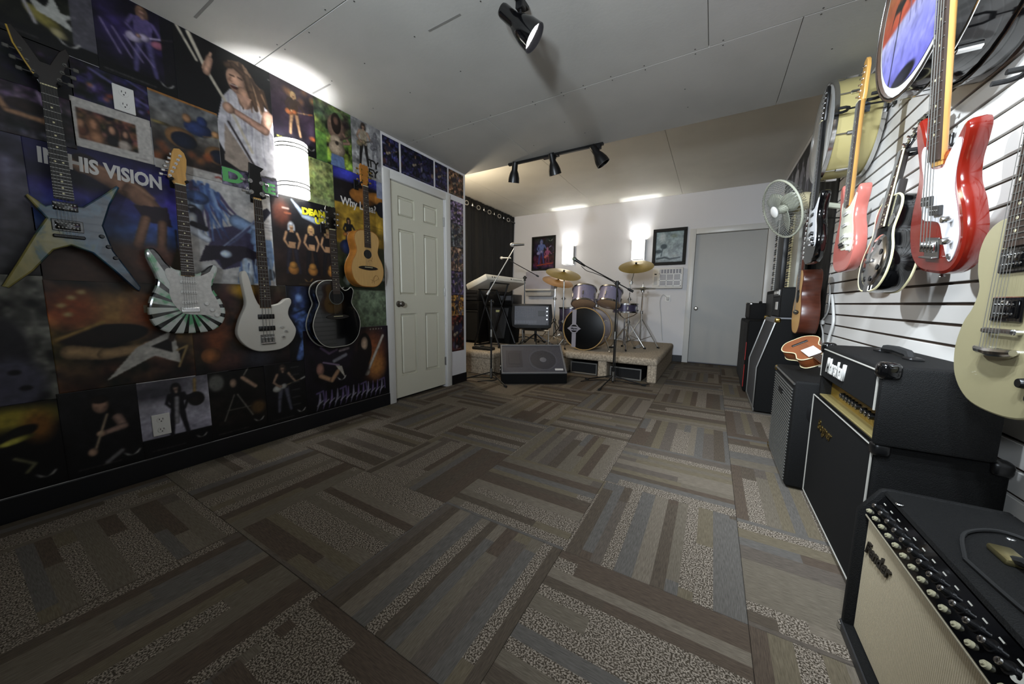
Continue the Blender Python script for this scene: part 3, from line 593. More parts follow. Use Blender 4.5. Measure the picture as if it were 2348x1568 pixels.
# ---- third row
def p(c): c.vgrad((0, '#454540'), (1, '#6a6a62')).noise(.45, 9).ell(.78, .4, .13, .28, '#25232a', soft=.2).ell(.8, .16, .16, .2, '#4a495c', soft=.2).ell(.82, .25, .03, .02, '#121014').ell(.86, .12, .03, .02, '#121014')
poster('grey stone textured poster at the far left below the blue guitar', -.3, .258, .515, 1.065, p, 1)
def p(c):
    c.vgrad((0, '#2a1a10'), (.3, '#4a3420'), (.55, '#7d5a2e'), (.7, '#8a4a22'), (.85, '#4a2c1a'), (1, '#3a2c24')).noise(.4, 6, chroma=.02)
    c.ell(.42, .72, .2, .16, '#a8783a', soft=.6).ell(.15, .75, .12, .16, '#a04a22', soft=.6).ell(.62, .68, .14, .16, '#9a4a24', soft=.6)
    for q in ((.08, .78), (.14, .85), (.2, .9), (.11, .7)): c.ell(*q, .025, .02, '#c9a96a', soft=.6)
    c.ell(.32, .5, .28, .1, '#1a100c', rot=.1).line([(.1, .36), (.3, .32), (.6, .36)], [.13, .11, .08], '#a98558').ell(.6, .37, .06, .05, '#b98f68').poly([(.5, .36), (.78, .52), (.8, .36), (.82, .16), (.62, .26), (.28, .06)], '#c7c2b8').poly([(.6, .36), (.76, .44), (.76, .28)], '#191513').line([(.76, .42), (.82, .62)], .05, '#3a2a20').line([(.8, .3), (.88, .34), (.8, .12)], .02, '#a88a52').line([(.03, .48), (.3, .62)], .03, '#a57f3a', soft=.02)
o = poster('burnt orange poster of hands on a white pointed guitar', .262, .742, .535, 1.05, p, 2)
text('MXR', .05, P_ORG, o, T(.37, .385, .001), bold=.003, sx=1.3)
def p(c):
    c.vgrad((0, '#0f0c0c'), (.3, '#2b1a12'), (.6, '#6a3c1e'), (.8, '#40281c'), (1, '#2c211e')).noise(.35, 6, chroma=.02).ell(.2, .45, .1, .3, '#8a431c', soft=.6).ell(.5, .93, .12, .08, '#d09a2c', soft=.5).ell(.3, .14, .16, .1, '#52302a', soft=.5).ell(.6, .12, .14, .12, '#30303a', soft=.5).ell(.15, .2, .09, .09, '#9a5a2a', rot=.6)
poster('brown and orange poster behind the striped guitar and the white bass', .744, 1.26, .53, 1.068, p, 0)
def p(c):
    c.vgrad((0, '#0a0b12'), (1, '#0d0f1a')).ell(.15, .72, .1, .3, '#2c3e74', soft=.4).ell(.16, .84, .055, .07, '#5e7cba').line([(.1, .7), (.24, .6), (.12, .52)], .08, '#4e6db0').line([(.14, .5), (.2, .28), (.12, .04)], .09, '#45609c').line([(.24, .48), (.28, .2)], .07, '#39518a').line([(.04, .62), (.34, .74)], .02, '#1a2444').noise(.25, 10)
poster('black poster of a guitarist in blue light, left of the black acoustic', 1.264, 1.655, .535, 1.072, p, 1)
def p(c): c.vgrad((0, '#5d6f52'), (1, '#6f8064')).noise(.15, 9).ell(.05, .6, .16, .5, '#8d8a86', soft=.3).line([(.0, .9), (.22, .3), (.3, .05)], [.1, .14, .05], '#7a5a48').caption(.4, c.a-.1, .5, .025, '#5a6a52').put((c.Y > .97)*1., '#39402f')
poster('grey green poster half hidden by the black acoustic guitar', 1.66, 2.1, .752, 1.068, p, 2)
# ---- bottom row
def p(c): c.vgrad((0, '#07070a'), (1, '#0a0908')).ell(.78*c.a, .84, .22*c.a, .12, '#a8952a', soft=.5).ell(.9*c.a, .72, .1, .16, '#8a561e', soft=.5).ell(.82*c.a, .68, .12, .06, '#14120e', rot=.4).ell(.8*c.a, .6, .12, .035, '#b3aa3e', rot=.3).line([(.78*c.a, .4), (.86*c.a, .3), (.82*c.a, .22)], .03, '#6d6a4a').wing(.9*c.a, .14, .07).caption(.1, .6, .04, .02, '#5d5a56')
poster('black and yellow poster in the bottom left corner', -.35, .25, .115, .512, p, 0)
def p(c):
    c.vgrad((0, '#08080a'), (.4, '#121215'), (1, '#171719')).noise(.2, 8).ell(.28, .62, .13, .2, '#0c0c0e').ell(.3, .8, .065, .1, '#a87f68').ell(.3, .87, .07, .05, '#1a1210').line([(.42, .62), (.46, .5), (.3, .46)], [.09, .08, .06], '#9a7a6c').ell(.28, .46, .04, .04, '#c0987c').line([(.34, .68), (.22, .28)], .02, '#b29a7c').ell(.2, .26, .04, .05, '#b08a70').line([(.3, .1), (.42, .2)], .05, '#6d6a6c').wing(c.a-.1, .13, .07).caption(.08, .4, .08, .025, '#6d6a66')
poster('black poster of a cropped-haired man in a dark vest playing guitar', .252, .5, .115, .53, p, 1)
def p(c):
    c.vgrad((0, '#0a0a0d'), (.24, '#0a0a0d'), (.25, '#a5a1b4'), (.7, '#b4b0be'), (1, '#57545e')).noise(.1, 5).ell(.15, .85, .3, .1, '#4a4852', soft=.5)
    c.man(.36, .22, .72, hair='#141014', skin='#9d8474', shirt='#16141a', pants='#1b1a20', gtr='#241d1a', nog=True, long=1.1).line([(.36, .74), (.34, .4)], .05, '#8d8a90').line([(.54, .66), (.56, .96)], .035, '#a08048').ell(.56, .68, .09, .1, '#1f1a18').line([(.44, .72), (.54, .74)], .06, '#18161c').wing(c.a-.12, .13, .06).caption(.08, .4, .08, .025, '#6d6a66')
poster('pale poster of a man in a black jacket raising a guitar', .504, .79, .115, .525, p, 2)
def p(c):
    c.vgrad((0, '#08080a'), (.3, '#15110d'), (1, '#0c0b0a')).noise(.3, 9).ell(.1, .84, .09, .12, '#6b6a64', soft=.2).ell(.3, .72, .09, .22, '#0f0c0b').ell(.3, .8, .045, .07, '#9c7d66').line([(.42, .86), (.58, .7)], .06, '#a8846a').line([(.3, .62), (.16, .25)], .014, '#8a8478').line([(.34, .62), (.52, .25)], .016, '#8a8478').line([(.2, .4), (.5, .4)], .012, '#6d685e').ell(.6, .36, .1, .1, '#5a4020', soft=.3).line([(.44, .9), (.5, 1.)], .02, '#8a8478').wing(c.a-.12, .15, .07).caption(.08, .45, .07, .025, '#6d6a66')
poster('black poster of a dark-haired man among metal stands', .794, 1.09, .115, .53, p, 0)
def p(c):
    c.vgrad((0, '#08080a'), (1, '#100f12')).noise(.2, 9).man(.27, .18, .8, hair='#3a2c24', skin='#94755f', shirt='#141316', pants='#4d4d5c', gtr='#a7a49c', neck='#8a7354', long=.5, sleeve=False, ang=.25)
    for k in range(6): c.line([(.4, .9-.13*k), (.52, .9-.13*k)], .02, '#3a3c3a')
    c.wing(c.a-.1, .12, .07).caption(.08, .4, .06, .025, '#6d6a66')
poster('black poster of a bald guitarist in jeans with a white guitar', 1.094, 1.355, .115, .532, p, 1)
def p(c):
    c.vgrad((0, '#08080c'), (.3, '#0f0b14'), (1, '#17101a')).noise(.3, 7).ell(.92, .62, .2, .3, '#8f4a26', soft=.5).ell(.98, .44, .12, .16, '#c07a36', soft=.6).ell(.8, .7, .11, .22, '#1a1210').ell(.8, .78, .055, .09, '#b39478').line([(.84, .4), (1.1, .86)], .045, '#b7aca0').ell(.82, .38, .05, .05, '#cfc3b0').ell(.72, .5, .14, .2, '#120d10', soft=.2)
    c.ell(.18, .52, .05, .08, '#9a6a5a').line([(.18, .44), (.32, .36), (.4, .46)], .06, '#a47a58').poly([(.36, .56), (.46, .52), (.5, .36)], '#c2b9a8').line([(.36, .6), (.52, .66)], .05, '#7d7c86').line([(.22, .6), (.42, .54)], .02, '#8a7390').line([(.2, .78), (.3, .7), (.4, .74)], .03, '#5a4562').line([(.44, .72), (.56, .74)], .035, '#8d8086').wing(.45, .36, .06)
    for k in range(13):
        x = .14+k*.075; c.line([(x+.02, .24), (x+.015, .14), (x-.03, .02)], [.012, .03, .006], '#6d5a8c' if k % 3 else '#8d86a0').line([(x-.02, .08), (x+.05, .13)], .014, '#9a97a4')
        if k % 4 == 0: c.line([(x-.02, .23), (x+.06, .25), (x+.07, .1)], .022, '#5a4a78')
    for k in range(5): c.ell(.9+k*.045, .965, .01, .01, '#a8aaa0')
poster('dark poster of two guitarists with spiky silver script along its foot', 1.359, 2.11, .115, .745, p, 3)
# ---- over the door and beside it
def gig(seed, tint):
    def p(c):
        r = np.random.default_rng(seed); c.c[:] = hx(tint); c.noise(.6, 12, chroma=.02, seed=seed)
        for k in range(9): c.ell(r.uniform(0, c.a), r.uniform(.1, .9), r.uniform(.03, .12), r.uniform(.03, .12), r.choice(['#8d8a94', '#2a2a5c', '#5a3428', '#15131a', '#a08468', '#55557a']), soft=.3, al=.8)
        c.man(c.a*.42, .08, .8, skin='#a5846c', shirt='#25233a', pants='#1a1a28', gtr='#9c8a70'); c.caption(.1, c.a-.1, .06, .04, '#aaa7a2')
    return p
for k, (a, b_, t, lb) in enumerate(((2.125, 2.305, '#26244a', 'blue concert photo over the door, nearest the grey poster'), (2.33, 2.755, '#1c1b38', 'wide blue night concert photo over the door'), (2.78, 2.965, '#262444', 'narrow violet concert photo over the door hinge'), (2.99, 3.24, '#6a4a36', 'orange brown band photo at the corner above the door casing'))):
    poster(lb, a, b_, 2.155, 2.405, gig(20+k, t), 0, group=None)
for k, (z0, z1, t, lb) in enumerate(((1.85, 2.09, '#6a5878', 'pale violet photo, top of the strip right of the door'), (1.59, 1.848, '#4a4a4e', 'black and white photo second from top in the strip right of the door'), (1.32, 1.588, '#7a5a48', 'tan photo third from top in the strip right of the door'), (1.05, 1.318, '#4a3a5c', 'purple photo in the middle of the strip right of the door'), (.81, 1.048, '#8a5a22', 'amber photo second from bottom in the strip right of the door'), (.395, .808, '#4a1e16', 'dark red photo at the foot of the strip right of the door'))):
    poster(lb, 3.018, 3.235, z0, z1, gig(40+k, t), 0, name='concert_photo')
# ================================================================ guitars
STRAT = [(0, 0), (.085, .008), (.14, .05), (.16, .12), (.142, .19), (.114, .24), (.111, .288), (.127, .33), (.137, .368), (.126, .388), (.103, .38), (.075, .352), (.045, .332), (.025, .335), (-.025, .345), (-.05, .35), (-.078, .378), (-.1, .42), (-.123, .448), (-.146, .44), (-.151, .408), (-.139, .36), (-.121, .3), (-.126, .25), (-.15, .19), (-.163, .12), (-.143, .045), (-.085, .006)]
BASS = [(0, -.006), (.089, .003), (.155, .05), (.183, .12), (.165, .172), (.14, .225), (.144, .27), (.163, .312), (.156, .342), (.126, .338), (.094, .312), (.055, .299), (-.02, .29), (-.05, .34), (-.068, .42), (-.078, .475), (-.094, .508), (-.115, .495), (-.117, .45), (-.11, .38), (-.105, .3), (-.142, .21), (-.162, .12), (-.13, .05), (-.07, .004)]
PBASS = [(x*1.02, y*1.06) for x, y in STRAT]
LPC = [(0, 0), (.09, .012), (.15, .06), (.168, .13), (.15, .2), (.118, .245), (.108, .285), (.118, .325), (.138, .352), (.136, .372), (.112, .372), (.078, .345), (.05, .335), (.028, .36), (.028, .415), (-.028, .43), (-.075, .433), (-.115, .412), (-.133, .37), (-.127, .32), (-.112, .28), (-.124, .235), (-.152, .195), (-.168, .13), (-.15, .06), (-.09, .012)]
ACU = [(0, 0), (.1, .012), (.165, .075), (.188, .17), (.17, .25), (.132, .31), (.122, .345), (.135, .39), (.143, .43), (.125, .455), (.1, .437), (.07, .43), (.04, .455), (.02, .5), (-.03, .502), (-.09, .495), (-.135, .46), (-.15, .41), (-.14, .36), (-.135, .325), (-.165, .26), (-.19, .17), (-.165, .075), (-.1, .012)]
ACN = [(0, 0), (.08, .01), (.132, .06), (.15, .13), (.138, .195), (.108, .25), (.097, .29), (.108, .34), (.114, .38), (.1, .42), (.06, .445), (0, .45), (-.06, .445), (-.1, .42), (-.114, .38), (-.108, .34), (-.097, .29), (-.108, .25), (-.138, .195), (-.15, .13), (-.132, .06), (-.08, .01)]
ML = [(-.092, .405), (-.05, .365), (-.03, .38), (.05, .385), (.12, .46), (.162, .508), (.172, .5), (.135, .41), (.106, .31), (.128, .2), (.206, .03), (.198, .008), (.18, .02), (.12, .105), (.06, .18), (.003, .205), (-.045, .18), (-.106, .085), (-.172, .01), (-.19, .018), (-.142, .125), (-.088, .25), (-.056, .315), (-.082, .36), (-.1, .395)]
HS_STRAT = [(-.021, 0), (.021, 0), (.03, .03), (.028, .06), (.034, .1), (.036, .14), (.028, .17), (.01, .186), (-.012, .18), (-.02, .16), (-.026, .12), (-.034, .08), (-.042, .045), (-.044, .028), (-.032, .02)]
HS_6 = [(-.021, 0), (.021, 0), (.034, .03), (.036, .09), (.04, .14), (.03, .165), (.012, .158), (0, .165), (-.012, .158), (-.03, .165), (-.04, .14), (-.036, .09), (-.034, .03)]
def tree_strings(root, n, w0, w1, y0, y1, z0, z1, r=.00042, m=None):
    s = MB()
    for i in range(n):
        t = i/(n-1)-.5; s.cyl((t*w0, y0, z0), (t*w1, y1, z1), r*(1.5-.6*i/n), n=5)
    tag(s.build('strings', m or M_string, root), kind='stuff')
def neck_set(root, y0, y1, yh, w0, w1, zt, neck_m, fb_m, nf, scale_y, dots=True, nut_m=None, hs=None, hs_m=None, hs_dz=-.004, hs_t=.014, slot=False):
    # fretboard from y0 to the nut at y1, neck wood down to yh, face of the neck wood at zt
    b = MB(); sec = []; yh = max(yh, y0-.003) if yh < y0 else yh
    for y, w in ((yh, w0), (y0, w0), (y1, w1), (y1+.012, w1*.95)):
        wy = w0+(w1-w0)*max(0, min(1, (y-y0)/(y1-y0)))
        sec.append([b.bm.verts.new((wy/2*math.cos(a), y, zt+.021*math.sin(a))) for a in [PI+k*PI/8 for k in range(9)]])
    for a, c in zip(sec, sec[1:]):
        for k in range(8): b.bm.faces.new((a[k], a[k+1], c[k+1], c[k]))
        b.bm.faces.new((a[8], a[0], c[0], c[8]))
    b.bm.faces.new(sec[0]); b.bm.faces.new(sec[-1][::-1])
    b.build('neck', neck_m, root)
    f = MB().prism([(-w0/2, y0), (w0/2, y0), (w1/2, y1), (-w1/2, y1)], zt, zt+.006); f.build('fretboard', fb_m, root, smooth=False)
    s = MB(); sc = y1-scale_y
    for k in range(1, nf+1):
        y = y1-sc*(1-2**(-k/12))
        if y < y0+.004: break
        w = w1+(w0-w1)*(y1-y)/(y1-y0); s.box((-w/2, y-.001, zt+.006), (w/2, y+.001, zt+.0074))
    tag(s.build('frets', M_steel, root, smooth=False), kind='stuff')
    if dots:
        s = MB()
        for k in (3, 5, 7, 9, 12, 15, 17, 19, 21):
            y = y1-sc*(1-(2**(-k/12)+2**(-(k-1)/12))/2)
            if y < y0+.01 or k > nf: continue
            for x in ((-.011, .011) if k == 12 else (0,)): s.cyl((x, y, zt+.004), (x, y, zt+.0063), .0036, n=8)
        tag(s.build('inlays', M_cream, root), kind='stuff')
    MB().box((-w1/2, y1-.001, zt), (w1/2, y1+.004, zt+.0085), .0008).build('nut', nut_m or M_cream, root)
    if hs:
        MB().prism([(x, y+y1+.002) for x, y in hs], zt+hs_dz-hs_t, zt+hs_dz, .002).build('headstock', hs_m or neck_m, root)
def pegs(root, spots, z, zb, m=None, r=.004, key=.017):
    # spots: (x, y, side): post on the face, key sticking out sideways below the headstock
    p0 = {}
    for x, y, sd in spots:
        if sd not in p0:
            b = MB().cyl((0, 0, zb), (0, 0, z+.011), r, n=8).lathe([(r*1.8, 0), (r*1.8, .002), (0, .002)], (0, 0, z), n=10).cyl((0, 0, zb+.006), (sd*.026, 0, zb+.006), .0022, n=6).box((sd*.026-.003 if sd > 0 else -.026-key+.003, -.0075, zb+.003), (.026+key-.003 if sd > 0 else -.026+.003, .0075, zb+.009), .0025)
            p0[sd] = b.build('tuning_peg', m or M_chrome, root); p0[sd].location = (x, y, 0)
        else: dup(p0[sd], parent=root, loc=(x, y, 0))
def knobs(root, spots, z, m, r=.011, h=.013, ptr=None):
    o = None
    for x, y in spots:
        if o is None:
            o = MB().lathe([(0, 0), (r, 0), (r*1.02, h*.25), (r*.86, h*.9), (r*.78, h), (0, h)], (0, 0, 0), n=16).build('knob', m, root); o.location = (x, y, z)
        else: dup(o, parent=root, loc=(x, y, z))
def pickup(root, y, w, h, z, m, rows=1, pole=M_steel, n=6, name='pickup', ring=None, x=0, t=.008, rot=0.):
    r = Matrix.Rotation(rot, 3, 'Z') if rot else None
    o = MB().box((-w/2, -h/2, 0), (w/2, h/2, t), .003, 2, None).build(name, m, root); o.location = (x, y, z); o.rotation_euler.z = rot
    if ring: MB().box((-w/2-.009, -h/2-.007, -.001), (w/2+.009, h/2+.007, t*.5), .002).build('pickup_ring', ring, o)
    s = MB()
    for k in range(rows):
        yy = (k-(rows-1)/2)*h*.5
        for i in range(n): s.cyl(((i/(n-1)-.5)*w*.74, yy, t-.001), ((i/(n-1)-.5)*w*.74, yy, t+.0012), .0026, n=8)
    s.build('pole_pieces', pole, o); return o
def place(root, R, X, y, z, lean=0., roll=0., s=1.):
    root.matrix_world = Matrix.Translation((X, y, z)) @ (R @ Matrix.Rotation(roll, 3, 'Z') @ Matrix.Rotation(lean, 3, 'X')).to_4x4() @ Matrix.Scale(s, 4)
def hanger(label, R, X, y, z, reach, grp, w=.03):
    # wall plate, arm and padded yoke that hold a neck; local z comes out of the wall
    t = thing('guitar_hanger', label, 'hanger', (X, y, z), R, grp)
    MB().box((-.02, -.03, 0), (.02, .045, .008), .002).build('wall_plate', M_blks, t)
    MB().tube([(0, 0, .006), (0, .004, reach*.5), (0, .0, reach-.012)], .005).build('arm', M_blks, t)
    MB().tube([(-w, .0, reach+.035), (-w, .0, reach+.005), (-w*.6, 0, reach-.012), (w*.6, 0, reach-.012), (w, 0, reach+.005), (w, 0, reach+.035)], .0075).build('yoke', M_rub, t)
    return t
HG = 'guitar hangers on the walls'
# ---- blue and yellow star-shaped guitar
def burst_mat():
    m = mat('blue_yellow_burst', '#23405c', .15, coat=.3); nt = m.node_tree; b = nt.nodes['Principled BSDF']; L = nt.links.new; N = nt.nodes.new
    tc = N('ShaderNodeTexCoord'); sp = N('ShaderNodeSeparateXYZ'); L(tc.outputs['Object'], sp.inputs[0])
    n1 = N('ShaderNodeTexNoise'); n1.inputs['Scale'].default_value = 7; n1.inputs['Detail'].default_value = 4; n1.inputs['Distortion'].default_value = .6; L(tc.outputs['Object'], n1.inputs['Vector'])
    ad = N('ShaderNodeMath'); ad.operation = 'MULTIPLY_ADD'; ad.inputs[1].default_value = -.9; L(sp.outputs[0], ad.inputs[0]); L(n1.outputs['Fac'], ad.inputs[2])
    r = N('ShaderNodeValToRGB'); e = r.color_ramp.elements
    e[0].position = .36; e[0].color = (*lin('#152c40'), 1); e[1].position = .46; e[1].color = (*lin('#2c5068'), 1)
    for ps, cl in ((.53, '#41584c'), (.58, '#77713c'), (.68, '#8d8248')): q = e.new(ps); q.color = (*lin(cl), 1)
    L(ad.outputs[0], r.inputs[0])
    gt = N('ShaderNodeMapRange'); gt.inputs['From Min'].default_value = .037; gt.inputs['From Max'].default_value = .0436; L(sp.outputs[2], gt.inputs['Value'])
    mx = N('ShaderNodeMix'); mx.data_type = 'RGBA'; L(gt.outputs['Result'], mx.inputs['Factor']); mx.inputs['A'].default_value = (*lin('#0b1520'), 1); L(r.outputs[0], mx.inputs['B']); L(mx.outputs['Result'], b.inputs['Base Color']); return m
g = thing('electric_guitar', 'blue and yellow star-shaped electric guitar with a forked headstock, far left of the poster wall', 'guitar', group=None)
MB().prism(ML, 0, .044, .007).build('body', burst_mat(), g)
neck_set(g, .405, .862, .36, .056, .043, .044, mat('dark_neck_wood', '#1c1512', .3), M_ebony, 22, .235, hs=None)
fk = [(-.022, .866), (.022, .866), (.034, .9), (.05, .95), (.07, 1.02), (.06, 1.045), (.04, 1.02), (.012, .955), (-.012, .955), (-.045, 1.02), (-.072, 1.06), (-.085, 1.05), (-.075, .99), (-.05, .93), (-.034, .895)]
MB().prism(fk, .026, .04, .002).build('headstock', mat('dark_neck_wood', '#1c1512', .3), g)
MB().tube([(-.033, .895, .0415), (-.049, .93, .0415), (-.074, .99, .0415), (-.084, 1.05, .0415)], .003).build('headstock_binding', mat('gold_binding', '#b3923a', .3), g)
pegs(g, [(-.035, .905, -1), (-.047, .94, -1), (-.06, .975, -1), (.033, .905, 1), (.043, .94, 1), (.053, .975, 1)], .04, .02, M_string)
pickup(g, .372, .07, .036, .044, M_blkg, 2); pickup(g, .29, .07, .036, .044, M_blkg, 2, ring=M_blkg)
MB().box((-.045, .236, .044), (.045, .25, .056), .003).build('bridge', M_blks, g)
knobs(g, [(.095, .26), (.112, .215), (.13, .165)], .044, M_blks, .009)
tree_strings(g, 6, .052, .036, .24, .866, .058, .053)
place(g, R_LEFT, -2.535, .34, 1.0)
hanger('black wall hanger behind the forked headstock of the blue star-shaped guitar', R_LEFT, XL+.006, .34, 1.885, .06, HG)
# ---- striped guitar with a white pickguard
def stripe_mat():
    m = mat('white_green_striped_finish', '#b9c2b6', .15, coat=.4); nt = m.node_tree; b = nt.nodes['Principled BSDF']; L = nt.links.new; N = nt.nodes.new
    tc = N('ShaderNodeTexCoord')
    mp = N('ShaderNodeMapping'); mp.inputs['Location'].default_value = (-.0, -.14, 0); L(tc.outputs['Object'], mp.inputs[0])
    sp = N('ShaderNodeSeparateXYZ'); L(mp.outputs[0], sp.inputs[0])
    at = N('ShaderNodeMath'); at.operation = 'ARCTAN2'; L(sp.outputs[1], at.inputs[0]); L(sp.outputs[0], at.inputs[1])
    mu = N('ShaderNodeMath'); mu.operation = 'MULTIPLY'; mu.inputs[1].default_value = 17; L(at.outputs[0], mu.inputs[0])
    sn = N('ShaderNodeMath'); sn.operation = 'SINE'; L(mu.outputs[0], sn.inputs[0])
    gt = N('ShaderNodeMath'); gt.operation = 'GREATER_THAN'; gt.inputs[1].default_value = .35; L(sn.outputs[0], gt.inputs[0])
    n1 = N('ShaderNodeTexNoise'); n1.inputs['Scale'].default_value = 14; L(tc.outputs['Object'], n1.inputs['Vector'])
    r = N('ShaderNodeValToRGB'); e = r.color_ramp.elements; e[0].position = .5; e[0].color = (*lin('#bfc4bd'), 1); e[1].position = .62; e[1].color = (*lin('#5a9a6e'), 1); L(n1.outputs['Fac'], r.inputs[0])
    mx = N('ShaderNodeMix'); mx.data_type = 'RGBA'; L(gt.outputs[0], mx.inputs['Factor']); L(r.outputs[0], mx.inputs['A']); mx.inputs['B'].default_value = (*lin('#0c0d0e'), 1)
    L(mx.outputs['Result'], b.inputs['Base Color']); return m
def strat(root, bodym, pgm, neckm, fbm, pkm, hsm=None, body=STRAT, t=.045, single=True):
    MB().prism(catmull(body, 4), 0, t, .009).build('body', bodym, root)
    MB().prism(catmull([(.005, .105), (.07, .1), (.118, .085), (.135, .12), (.12, .19), (.1, .24), (.1, .285), (.114, .33), (.11, .355), (.08, .335), (.05, .318), (.03, .312), (-.03, .312), (-.045, .338), (-.075, .352), (-.09, .335), (-.085, .3), (-.075, .27), (-.08, .22), (-.07, .17), (-.05, .135), (-.03, .112)], 4), t, t+.0022, .0007).build('pickguard', pgm, root)
    neck_set(root, .318, .795, .27, .056, .043, t+.004, neckm, fbm, 21, .147, hs=HS_STRAT, hs_m=hsm or neckm)
    pegs(root, [(-.036+.0102*k*.9, .833+.0225*k, -1) for k in range(6)], t, t-.018)
    for k, (y, rt) in enumerate(((.282, 0), (.227, 0), (.172, .12))): pickup(root, y, .07, .017, t+.002, pkm, 1, rot=rt, t=.006)
    MB().box((-.04, .118, t), (.04, .146, t+.009), .002).box((-.034, .13, t+.009), (.034, .143, t+.013), .002).build('bridge', M_chrome, root)
    knobs(root, [(.07, .165), (.093, .13), (.112, .1)], t+.002, pkm)
    tree_strings(root, 6, .052, .036, .135, .797, t+.0128, t+.0118)
g = thing('electric_guitar', 'white and green electric guitar with black radiating stripes and a pearl white pickguard', 'guitar')
strat(g, stripe_mat(), mat('pearl_pickguard', '#c6c3bd', .2, noise=.12, nscale=60), M_maple, M_rose, M_white)
place(g, R_LEFT, -2.545, .725, .783, roll=-.012)
hanger('black wall hanger holding the striped guitar by its maple headstock', R_LEFT, XL+.006, .732, 1.6, .05, HG)
# ---- white bass
g = thing('bass_guitar', 'white four-string bass guitar with two black pickups, on the poster wall', 'guitar')
M_cw = mat('cream_white_gloss', '#c5c0b5', .15, coat=.4)
MB().prism(catmull(BASS, 4), 0, .043, .006).build('body', M_cw, g)
neck_set(g, .28, .952, .25, .063, .043, .046, M_maple, M_rose, 22, .09, hs=[(-.021, 0), (.021, 0), (.034, .03), (.036, .12), (.03, .17), (.05, .2), (-.03, .215), (-.036, .12), (-.034, .03)], hs_m=M_blkg)
pegs(g, [(-.028, .995, -1), (-.03, 1.06, -1), (.028, .995, 1), (.03, 1.06, 1)], .042, .024, r=.007, key=.024)
for y in (.222, .145): pickup(g, y, .095, .031, .043, M_blks, 1, M_blk, 4)
o = MB().box((-.042, .042, .043), (.042, .105, .048), .002).box((-.042, .042, .048), (.042, .05, .06), .002).build('bridge', M_chrome, g)
for k in range(4): MB().box((-.036+k*.0195, .056, .048), (-.022+k*.0195, .088, .058), .002).build('saddle', M_steel, o)
knobs(g, [(.088, .148), (.112, .118), (.092, .082)], .043, M_chrome, .009, .015)
tree_strings(g, 4, .058, .034, .07, .955, .06, .056, .0012)
place(g, R_LEFT, -2.553, 1.1, .642)
hanger('black wall hanger holding the white bass at its headstock', R_LEFT, XL+.006, 1.105, 1.615, .045, HG)
# ---- acoustics on the left wall
def acoustic(root, out, depth, top_m, side_m, bind_m, neck_m, fb_m, y0, y1, hole_y, br_y, hs, hs_m, peg_m, rosette_m, hole_r=.05, slots=False):
    oc = catmull(out, 5); hole = [(hole_r*math.cos(2*PI*k/28), hole_y+hole_r*math.sin(2*PI*k/28)) for k in range(28)]
    MB().prism(oc, 0, depth, .003).build('body', side_m, root)
    top = MB().prism([(x*.985, .225+(y-.225)*.985) for x, y in oc], depth-.001, depth+.0022, .0008).build('top', top_m, root)
    for z in (depth-.0005, .003): MB().tube([(x*.997, .225+(y-.225)*.997, z) for x, y in oc], .0032, 6, True).build('binding', bind_m, root)
    MB().cyl((0, hole_y, depth+.0015), (0, hole_y, depth+.003), hole_r, n=28).build('sound_hole', mat('dark_hollow', '#070504', .9), root)
    MB().tube([(x*1.12, hole_y+(y-hole_y)*1.12, depth+.0022) for x, y in hole], .0028, 6, True).build('rosette', rosette_m, root)
    neck_set(root, y0, y1, max(p[1] for p in out)-.01, .056, .044, depth+.004, neck_m, fb_m, 20, br_y, hs=hs, hs_m=hs_m, dots=True)
    MB().prism(catmull([(-.085, br_y-.006), (-.05, br_y-.014), (0, br_y-.018), (.05, br_y-.014), (.085, br_y-.006), (.085, br_y+.004), (.045, br_y+.014), (-.045, br_y+.014), (-.085, br_y+.004)], 3), depth+.002, depth+.009, .002).build('bridge', M_ebony, root)
    MB().box((-.036, br_y+.002, depth+.008), (.036, br_y+.006, depth+.013), .001).build('saddle', M_cream, root)
    pegs(root, [(-.026, y1+.04, -1), (-.028, y1+.08, -1), (-.03, y1+.12, -1), (.026, y1+.04, 1), (.028, y1+.08, 1), (.03, y1+.12, 1)], depth, depth-.012, peg_m)
    tree_strings(root, 6, .055, .038, br_y+.004, y1, depth+.014, depth+.012)
g = thing('acoustic_guitar', 'black cutaway acoustic guitar with white binding, left of the ivory door', 'guitar')
acoustic(g, ACU, .095, M_blkg, M_blkg, mat('ivory_binding', '#a9a69a', .4), mat('dark_neck_wood', '#1c1512', .3), M_rose, .4, .868, .38, .23, HS_6, M_blkg, M_chrome, mat('pearl_rosette', '#4f5654', .3))
place(g, R_LEFT, -2.548, 1.562, .62, roll=.02)
hanger('black wall hanger holding the black cutaway acoustic', R_LEFT, XL+.006, 1.547, 1.505, .085, HG)
g = thing('acoustic_guitar', 'small natural top acoustic guitar with an engraved top, nearest the ivory door', 'guitar')
M_nat = mat('natural_spruce_top', '#b9935a', .35, noise=.1, nscale=10, stretch=(14, 1, 1)); M_amb = mat('amber_side_wood', '#9a6428', .3, noise=.15, nscale=8, stretch=(1, 6, 1))
acoustic(g, ACN, .09, M_nat, M_amb, M_amb, mat('brown_neck_wood', '#6d4526', .35), M_rose, .315, .79, .262, .152, HS_6, M_amb, M_brass, M_nat, .036)
s = MB()
for P in ([(.03, .03), (.05, .08), (.085, .095), (.1, .06)], [(.02, .06), (.06, .05), (.1, .075)], [(.055, .03), (.05, .06), (.07, .1)], [(.0, .2), (.02, .22), (.04, .205)], [(.03, .21), (.045, .24)]):
    s.tube([(v.x, v.y, .0925) for v in catmull([(a, b_, 0) for a, b_ in P], 4, False)], .0014, 5)
s.build('engraving', mat('engraved_line', '#7d5a2e', .6), g)
place(g, R_LEFT, -2.545, 1.842, 1.087, roll=.0)
hanger('black wall hanger holding the natural acoustic by its headstock', R_LEFT, XL+.006, 1.842, 1.9, .085, HG)
